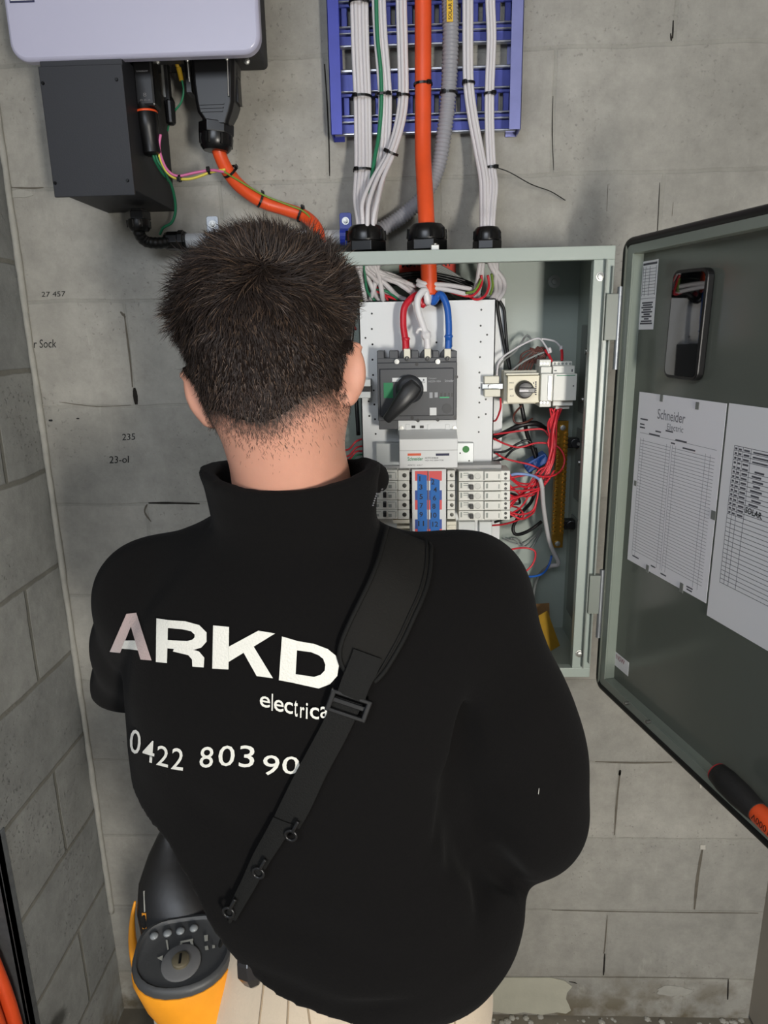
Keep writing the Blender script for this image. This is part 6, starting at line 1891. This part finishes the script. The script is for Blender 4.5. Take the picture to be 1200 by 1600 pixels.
def slab(rows, thick, edge=1.0):
    n = len(rows); m = len(rows[0])
    # smooth along the strap so it spans small hollows
    R = [[Vector(p) for p in r] for r in rows]
    for _ in range(6):
        R = [R[0]] + [[(R[i - 1][j] + R[i][j] * 2 + R[i + 1][j]) / 4 for j in range(m)] for i in range(1, n - 1)] + [R[-1]]
    V = []; N = []
    for i in range(n):
        for j in range(m):
            du = R[min(i + 1, n - 1)][j] - R[max(i - 1, 0)][j]; dv = R[i][min(j + 1, m - 1)] - R[i][max(j - 1, 0)]
            nn = dv.cross(du); nn = nn.normalized() if nn.length > 1e-9 else Vector((0, -1, 0))
            N.append(nn)
    ref = N[len(N) // 2]
    if ref.dot(CAM - R[n // 2][m // 2]) < 0: N = [-q for q in N]
    mb = MB(); T_ = []; Bt = []
    for i in range(n):
        for j in range(m):
            e = thick * (edge if j in (0, m - 1) else 1)
            V.append(R[i][j] + N[i * m + j] * e)
    for i in range(n):
        for j in range(m): V.append(R[i][j] - N[i * m + j] * .0015)
    F_ = []
    K_n = n * m
    for i in range(n - 1):
        for j in range(m - 1):
            a = i * m + j; F_.append((a, a + 1, a + m + 1, a + m)); F_.append((K_n + a, K_n + a + m, K_n + a + m + 1, K_n + a + 1))
        a = i * m; F_.append((a, a + m, K_n + a + m, K_n + a)); a = i * m + m - 1; F_.append((a, K_n + a, K_n + a + m, a + m))
    for j in range(m - 1):
        F_.append((j, K_n + j, K_n + j + 1, j + 1)); a = (n - 1) * m + j; F_.append((a, a + 1, K_n + a + 1, K_n + a))
    mb.add(V, F_)
    return mb, R, N


def drop(x, y, off=.002):
    h = bvh.ray_cast(Vector((x, y, 1.7)), Vector((0, 0, -1)))
    p = (h[0] + Vector((0, -.2, 1)).normalized() * off) if h[0] is not None else Vector((x, y, 1.40))
    p.z = min(p.z, 1.430 - .35 * max(0, x + .27)); return p


# over the shoulder and down the chest
fr = []
for (xa, xb, y) in ((-.283, -.240, -.655), (-.285, -.243, -.632), (-.288, -.246, -.605), (-.292, -.250, -.585)):
    fr.append([drop(xa + (xb - xa) * j / 6, y) for j in range(7)])
for (xa, xb, z_) in ((-.298, -.256, 1.395), (-.308, -.266, 1.36), (-.322, -.280, 1.32), (-.34, -.298, 1.27)):
    row = []
    for j in range(7):
        h = bvh.ray_cast(Vector((xa + (xb - xa) * j / 6, -.36, z_)), Vector((0, -1, 0)))
        row.append((h[0] + Vector((0, .0035, 0))) if h[0] is not None else Vector((xa + (xb - xa) * j / 6, -.54, z_)))
    fr.append(row)
rows = band([(601, 822, 672, 856), (596, 845, 672, 872), (588, 880, 668, 900), (573, 915, 657, 935), (556, 950, 643, 965), (540, 985, 628, 998), (531, 1010, 612, 1026), (532, 1032, 597, 1050), (540, 1046, 584, 1062)], 6, .0035, .004, front=fr)
mbs, R_pad, N_pad = slab(rows, .0045, .55)
pad = obj('shoulder_pad', mbs, m_pad, inst, smooth_=True, auto=60)
m_ = len(R_pad[0])
for jj, off_ in ((0, .003), (m_ - 1, .003)):
    pp = [R_pad[i][jj] + N_pad[i * m_ + jj] * off_ for i in range(len(R_pad))]
    obj('piping', MB().tube(pp[::3] + [pp[-1]], .0024, n=8, sub=3), m_strap, pad, smooth_=True)
pp = [R_pad[i][m_ - 2] + N_pad[i * m_ + m_ - 2] * .0045 + (R_pad[i][m_ - 1] - R_pad[i][m_ - 2]) * .35 for i in range(len(R_pad))]
obj('piping', MB().tube(pp[::3] + [pp[-1]], .0012, n=6, sub=3), m_strap, pad, smooth_=True)
rows = band([(552, 1010, 594, 1026), (545, 1030, 588, 1046), (536, 1052, 576, 1068), (528, 1075, 568, 1092)], 4, .009, .003)
mbs, R_t, N_t = slab(rows, .003, .8); obj('stitched_tab', mbs, m_strap, inst, smooth_=True, auto=50)
rows = band([(524, 1084, 566, 1098), (515, 1105, 556, 1118), (500, 1135, 541, 1150), (484, 1165, 525, 1180), (468, 1195, 510, 1208), (453, 1225, 496, 1240), (440, 1252, 483, 1268), (428, 1278, 470, 1290)], 4, .004, .003)
mbs, R_w, N_w = slab(rows, .0026, .8); obj('webbing', mbs, m_strap, inst, smooth_=True, auto=50)
rows = band([(431, 1270, 462, 1282), (416, 1300, 442, 1316), (400, 1330, 420, 1350), (385, 1365, 403, 1382), (368, 1400, 385, 1412), (358, 1425, 374, 1432)], 3, .006, .003)
mbs, R_v, N_v = slab(rows, .0024, .8); obj('lower_webbing', mbs, m_strap, inst, smooth_=True, auto=50)
# slider buckle
p0, n0 = hit(519, 1086, .010); p1, n1 = hit(571, 1104, .010)
bx_ = (p1 - p0).normalized(); bn = ((n0 + n1) / 2); bn = (bn - bx_ * bn.dot(bx_)).normalized(); bz_ = bn.cross(bx_); wb_ = (p1 - p0).length
if bz_.z < 0: bz_ = -bz_
mb = MB()
mb.obox(p0, bx_, bn, bz_, (-.001, -.003, -.012), (wb_ + .001, .002, -.008)); mb.obox(p0, bx_, bn, bz_, (-.001, -.003, .006), (wb_ + .001, .002, .010))
mb.obox(p0, bx_, bn, bz_, (-.003, -.003, -.012), (.002, .002, .010)); mb.obox(p0, bx_, bn, bz_, (wb_ - .002, -.003, -.012), (wb_ + .003, .002, .010)); mb.obox(p0, bx_, bn, bz_, (0, -.0045, -.003), (wb_, -.001, .002))
obj('slider_buckle', mb, m_bklp, inst, bevel=.0012)
for a, b_ in ((459, 1297), (410, 1356), (365, 1417)):
    p_, n_ = hit(a, b_, .010)
    if p_ is None: continue
    ring = [p_ + Vector((math.cos(t), 0, math.sin(t))) * .0055 + Vector((0, -.2 * math.cos(t) * .0055, 0)) for t in [2 * PI * k / 12 for k in range(12)]]
    obj('snap_hook', MB().tube(ring, .0016, n=8, sub=2, closed=True).tube([p_ + Vector((.002, 0, .004)), p_ + Vector((.004, -.001, .009)), p_ + Vector((.008, 0, .016))], .0020, n=8), m_bklp, inst, smooth_=True)

# instrument body
m_ylw = mat('worn yellow plastic', (232, 150, 30), .45, bump=(60, .15), var=(22, .10))
m_ylw2 = mat('orange yellow plastic', (206, 118, 26), .5, bump=(60, .15), var=(22, .12))
m_lblk = mat('black casing plastic', (24, 23, 23), .4, bump=(90, .1))
m_face = mat('charcoal dial plate', (62, 63, 64), .5, bump=(300, .08))


def dloop(cx_, cy_, z_, ax_, ay_, rot=0, n=28, flat=.0, tz=0.0):
    """rounded D outline: round towards the camera, flatter towards the wearer"""
    out = []
    for k in range(n):
        t_ = 2 * PI * k / n; x = math.cos(t_); y = math.sin(t_)
        e = .62 if y > 0 else .92
        x = math.copysign(abs(x) ** e, x); y = math.copysign(abs(y) ** (.62 if y > 0 else .95), y)
        X = ax_ * x; Yv = ay_ * y
        out.append(Vector((cx_ + X * math.cos(rot) - Yv * math.sin(rot), cy_ + X * math.sin(rot) + Yv * math.cos(rot), z_ + tz * (Yv) + 0)))
    return out


def loftloops(loops, cap=True):
    n = len(loops[0]); mb = MB(); V = [p for l in loops for p in l]; F_ = []
    for i in range(len(loops) - 1):
        for k in range(n): F_.append((i * n + k, i * n + (k + 1) % n, (i + 1) * n + (k + 1) % n, (i + 1) * n + k))
    if cap: F_.append(tuple(range(n))[::-1]); F_.append(tuple((len(loops) - 1) * n + k for k in range(n)))
    return mb.add(V, F_)


ctr = U(286, 1490, -.735)   # middle of the dial plate
zc = ctr.z; ROT = math.radians(10); TZ = .12
sec = [(-.20, .024, .026), (-.15, .034, .034), (-.085, .0455, .041), (-.040, .0535, .046), (-.012, .0565, .048), (-.006, .0560, .047)]
obj('yellow_body', loftloops([dloop(ctr.x + (.38 * max(0, -a_ - .025)), ctr.y, zc + a_, ax_, ay_, ROT, tz=TZ) for a_, ax_, ay_ in sec[2:]]), m_ylw, inst, smooth_=True, auto=45)
obj('lower_body', loftloops([dloop(ctr.x + (.38 * max(0, -a_ - .025)), ctr.y, zc + a_, ax_, ay_, ROT, tz=.1) for a_, ax_, ay_ in sec[:3]]), m_ylw2, inst, smooth_=True, auto=45)
obj('plate_rim', loftloops([dloop(ctr.x, ctr.y, zc + a_, ax_, ay_, ROT, tz=TZ) for a_, ax_, ay_ in ((-.010, .0545, .0455), (-.001, .0555, .0465), (.003, .0540, .045), (.004, .0505, .0415), (.001, .0485, .0395))]), m_face, inst, smooth_=True, auto=50)
Bz = Vector((0, -TZ, 1)).normalized(); Bx = Vector((math.cos(ROT), math.sin(ROT), math.sin(ROT) * TZ)).normalized(); By = Bz.cross(Bx)


def onplate(px, py, h=.0045):
    """photo pixel -> point on the tilted dial plate"""
    d_ = ray(px, py); o_ = ctr + Vector((0, 0, .0015)); t_ = (o_ - CAM).dot(Bz) / d_.dot(Bz)
    return CAM + d_ * t_ + Bz * (h - .0030)


c_ = onplate(283, 1505, .004)
obj('dial_ring', MB().lathe(c_ - Bz * .001, Bz, [(0, .0215), (.002, .0215), (.0028, .020)], 32), mat('mid grey plastic', (104, 104, 104), .5), inst, smooth_=True, auto=40)
dk = obj('dial_knob', MB().lathe(c_ + Bz * .0015, Bz, [(0, .0095), (.004, .0095), (.005, .008)], 24), mat('dull brass knob', (120, 112, 92), .4, .5), inst, smooth_=True, auto=40)
obj('knob_slot', MB().obox(c_ + Bz * .006, By, Bx, Bz, (-.006, -.0013, 0), (.006, .0013, .0012)), m_blk, dk)
m_led = mat('grey indicator', (128, 132, 134), .3)
for a, b_ in ((241, 1463), (262, 1459), (282, 1455.5), (303, 1451)):
    p_ = onplate(a, b_); obj('indicator_stud', MB().lathe(p_ - Bz * .0012, Bz, [(0, .0050), (.0016, .0048), (.0030, .003), (.0036, .001)], 14), m_led, inst, smooth_=True)
m_icon = mat('printed icon', (150, 150, 142), .6)
for q in (((259, 1470), (262, 1470), (264, 1484), (262, 1486)), ((282, 1472), (302, 1468), (302, 1471), (282, 1475)), ((281, 1476), (285, 1475), (287, 1482), (283, 1483)), ((297, 1472), (301, 1471), (303, 1479), (299, 1480)), ((246, 1498), (255, 1494), (254, 1503)), ((319, 1463), (325, 1462), (325, 1471), (320, 1472)), ((320, 1480), (325, 1479), (326, 1485), (321, 1486)), ((332, 1478), (336, 1478), (336, 1482), (332, 1483))):
    obj('panel_icon', MB().prism([onplate(a, b_, .0042) for a, b_ in q], Bz * .0003), m_icon, inst)
# black rear housing climbing behind the plate under the jacket
hs_ = []
for (pxl, pxr, py, Yq, dep) in ((212, 345, 1478, -.70, .062), (205, 330, 1440, -.690, .058), (209, 318, 1395, -.672, .052), (224, 300, 1352, -.650, .044), (240, 286, 1318, -.630, .034), (250, 276, 1304, -.625, .020)):
    a = U(pxl, py, Yq); b_ = U(pxr, py, Yq); hs_.append(dloop((a.x + b_.x) / 2, Yq + dep * .4, (a.z + b_.z) / 2, abs(b_.x - a.x) / 2, dep * .6, 0))
obj('rear_housing', loftloops(hs_), m_lblk, inst, smooth_=True, auto=45)
ye = [U(211, 1408, -.668), U(207, 1435, -.674), U(207, 1470, -.68), U(214, 1510, -.685), U(222, 1545, -.69)]
obj('yellow_edge', MB().tube(ye, .006, n=10, rf=lambda i, N: .0012 + .0050 * min(1, i / N * 1.6)), m_ylw, inst, smooth_=True)
hv = MB(); rh = bpy.data.objects['rear_housing']; rb_ = BVHTree.FromPolygons([v.co + WL['rear_housing'] for v in rh.data.vertices], [tuple(p.vertices) for p in rh.data.polygons])


def onrear(px, py, off=.0008):
    d_ = ray(px, py).normalized(); h = rb_.ray_cast(CAM, d_)
    return h[0] - d_ * off if h[0] is not None else U(px, py, -.70)


obj('orange_badge', MB().prism([onrear(221.5, 1427), onrear(228, 1427), onrear(229, 1451), onrear(222.5, 1452)], (0, .0006, 0)), mat('orange badge', (214, 140, 36), .5), inst)
mb = MB(); a = onrear(227.5, 1450, .0014); b_ = onrear(226.5, 1429, .0014); put_text(mb, 'CAT', a, b_, onrear(223.5, 1450, .0014))
obj('badge_mark', mb, m_black_ink, inst)
obj('printed_probe', MB().cyl(onrear(225, 1392), onrear(226, 1425), .0009, n=6), m_icon, inst)
pa, _ = hit(366, 1428, .006); pa = pa or U(366, 1428, -.78)
obj('strap_end', MB().tube([pa, U(358, 1445, -.765), U(350, 1462, -.752), U(345, 1474, -.744)], .005, n=8, flat=.5), m_strap, inst, smooth_=True)
# snap hook and strap end behind the jacket hem
p_ = U(390, 1508, -.79)
hk = obj('hip_clip', MB().lathe(p_ + Vector((0, .0, .018)), (.1, -.1, -1), [(0, .008), (.008, .014), (.022, .0155), (.034, .010), (.040, .004)], 7).tube([p_ + Vector((0, 0, .02)), p_ + Vector((-.012, .012, .035)), p_ + Vector((-.03, .03, .045))], .004, n=8), mat('dark clear plastic', (46, 44, 44), .12), inst, bevel=.001)
# white board standing against the wall behind the locator
o = obj('white_offcut', MB().obox(Vector((-.700, -.45, .001)), Vector((1, 0, .0)), Vector((0, 1, 0)), Vector((0, 0, 1)), (0, -.01, 0), (.11, .002, .60)), m_paint, bevel=.001)
tag(o, 'white board offcut standing on the floor behind the yellow locator', 'board')
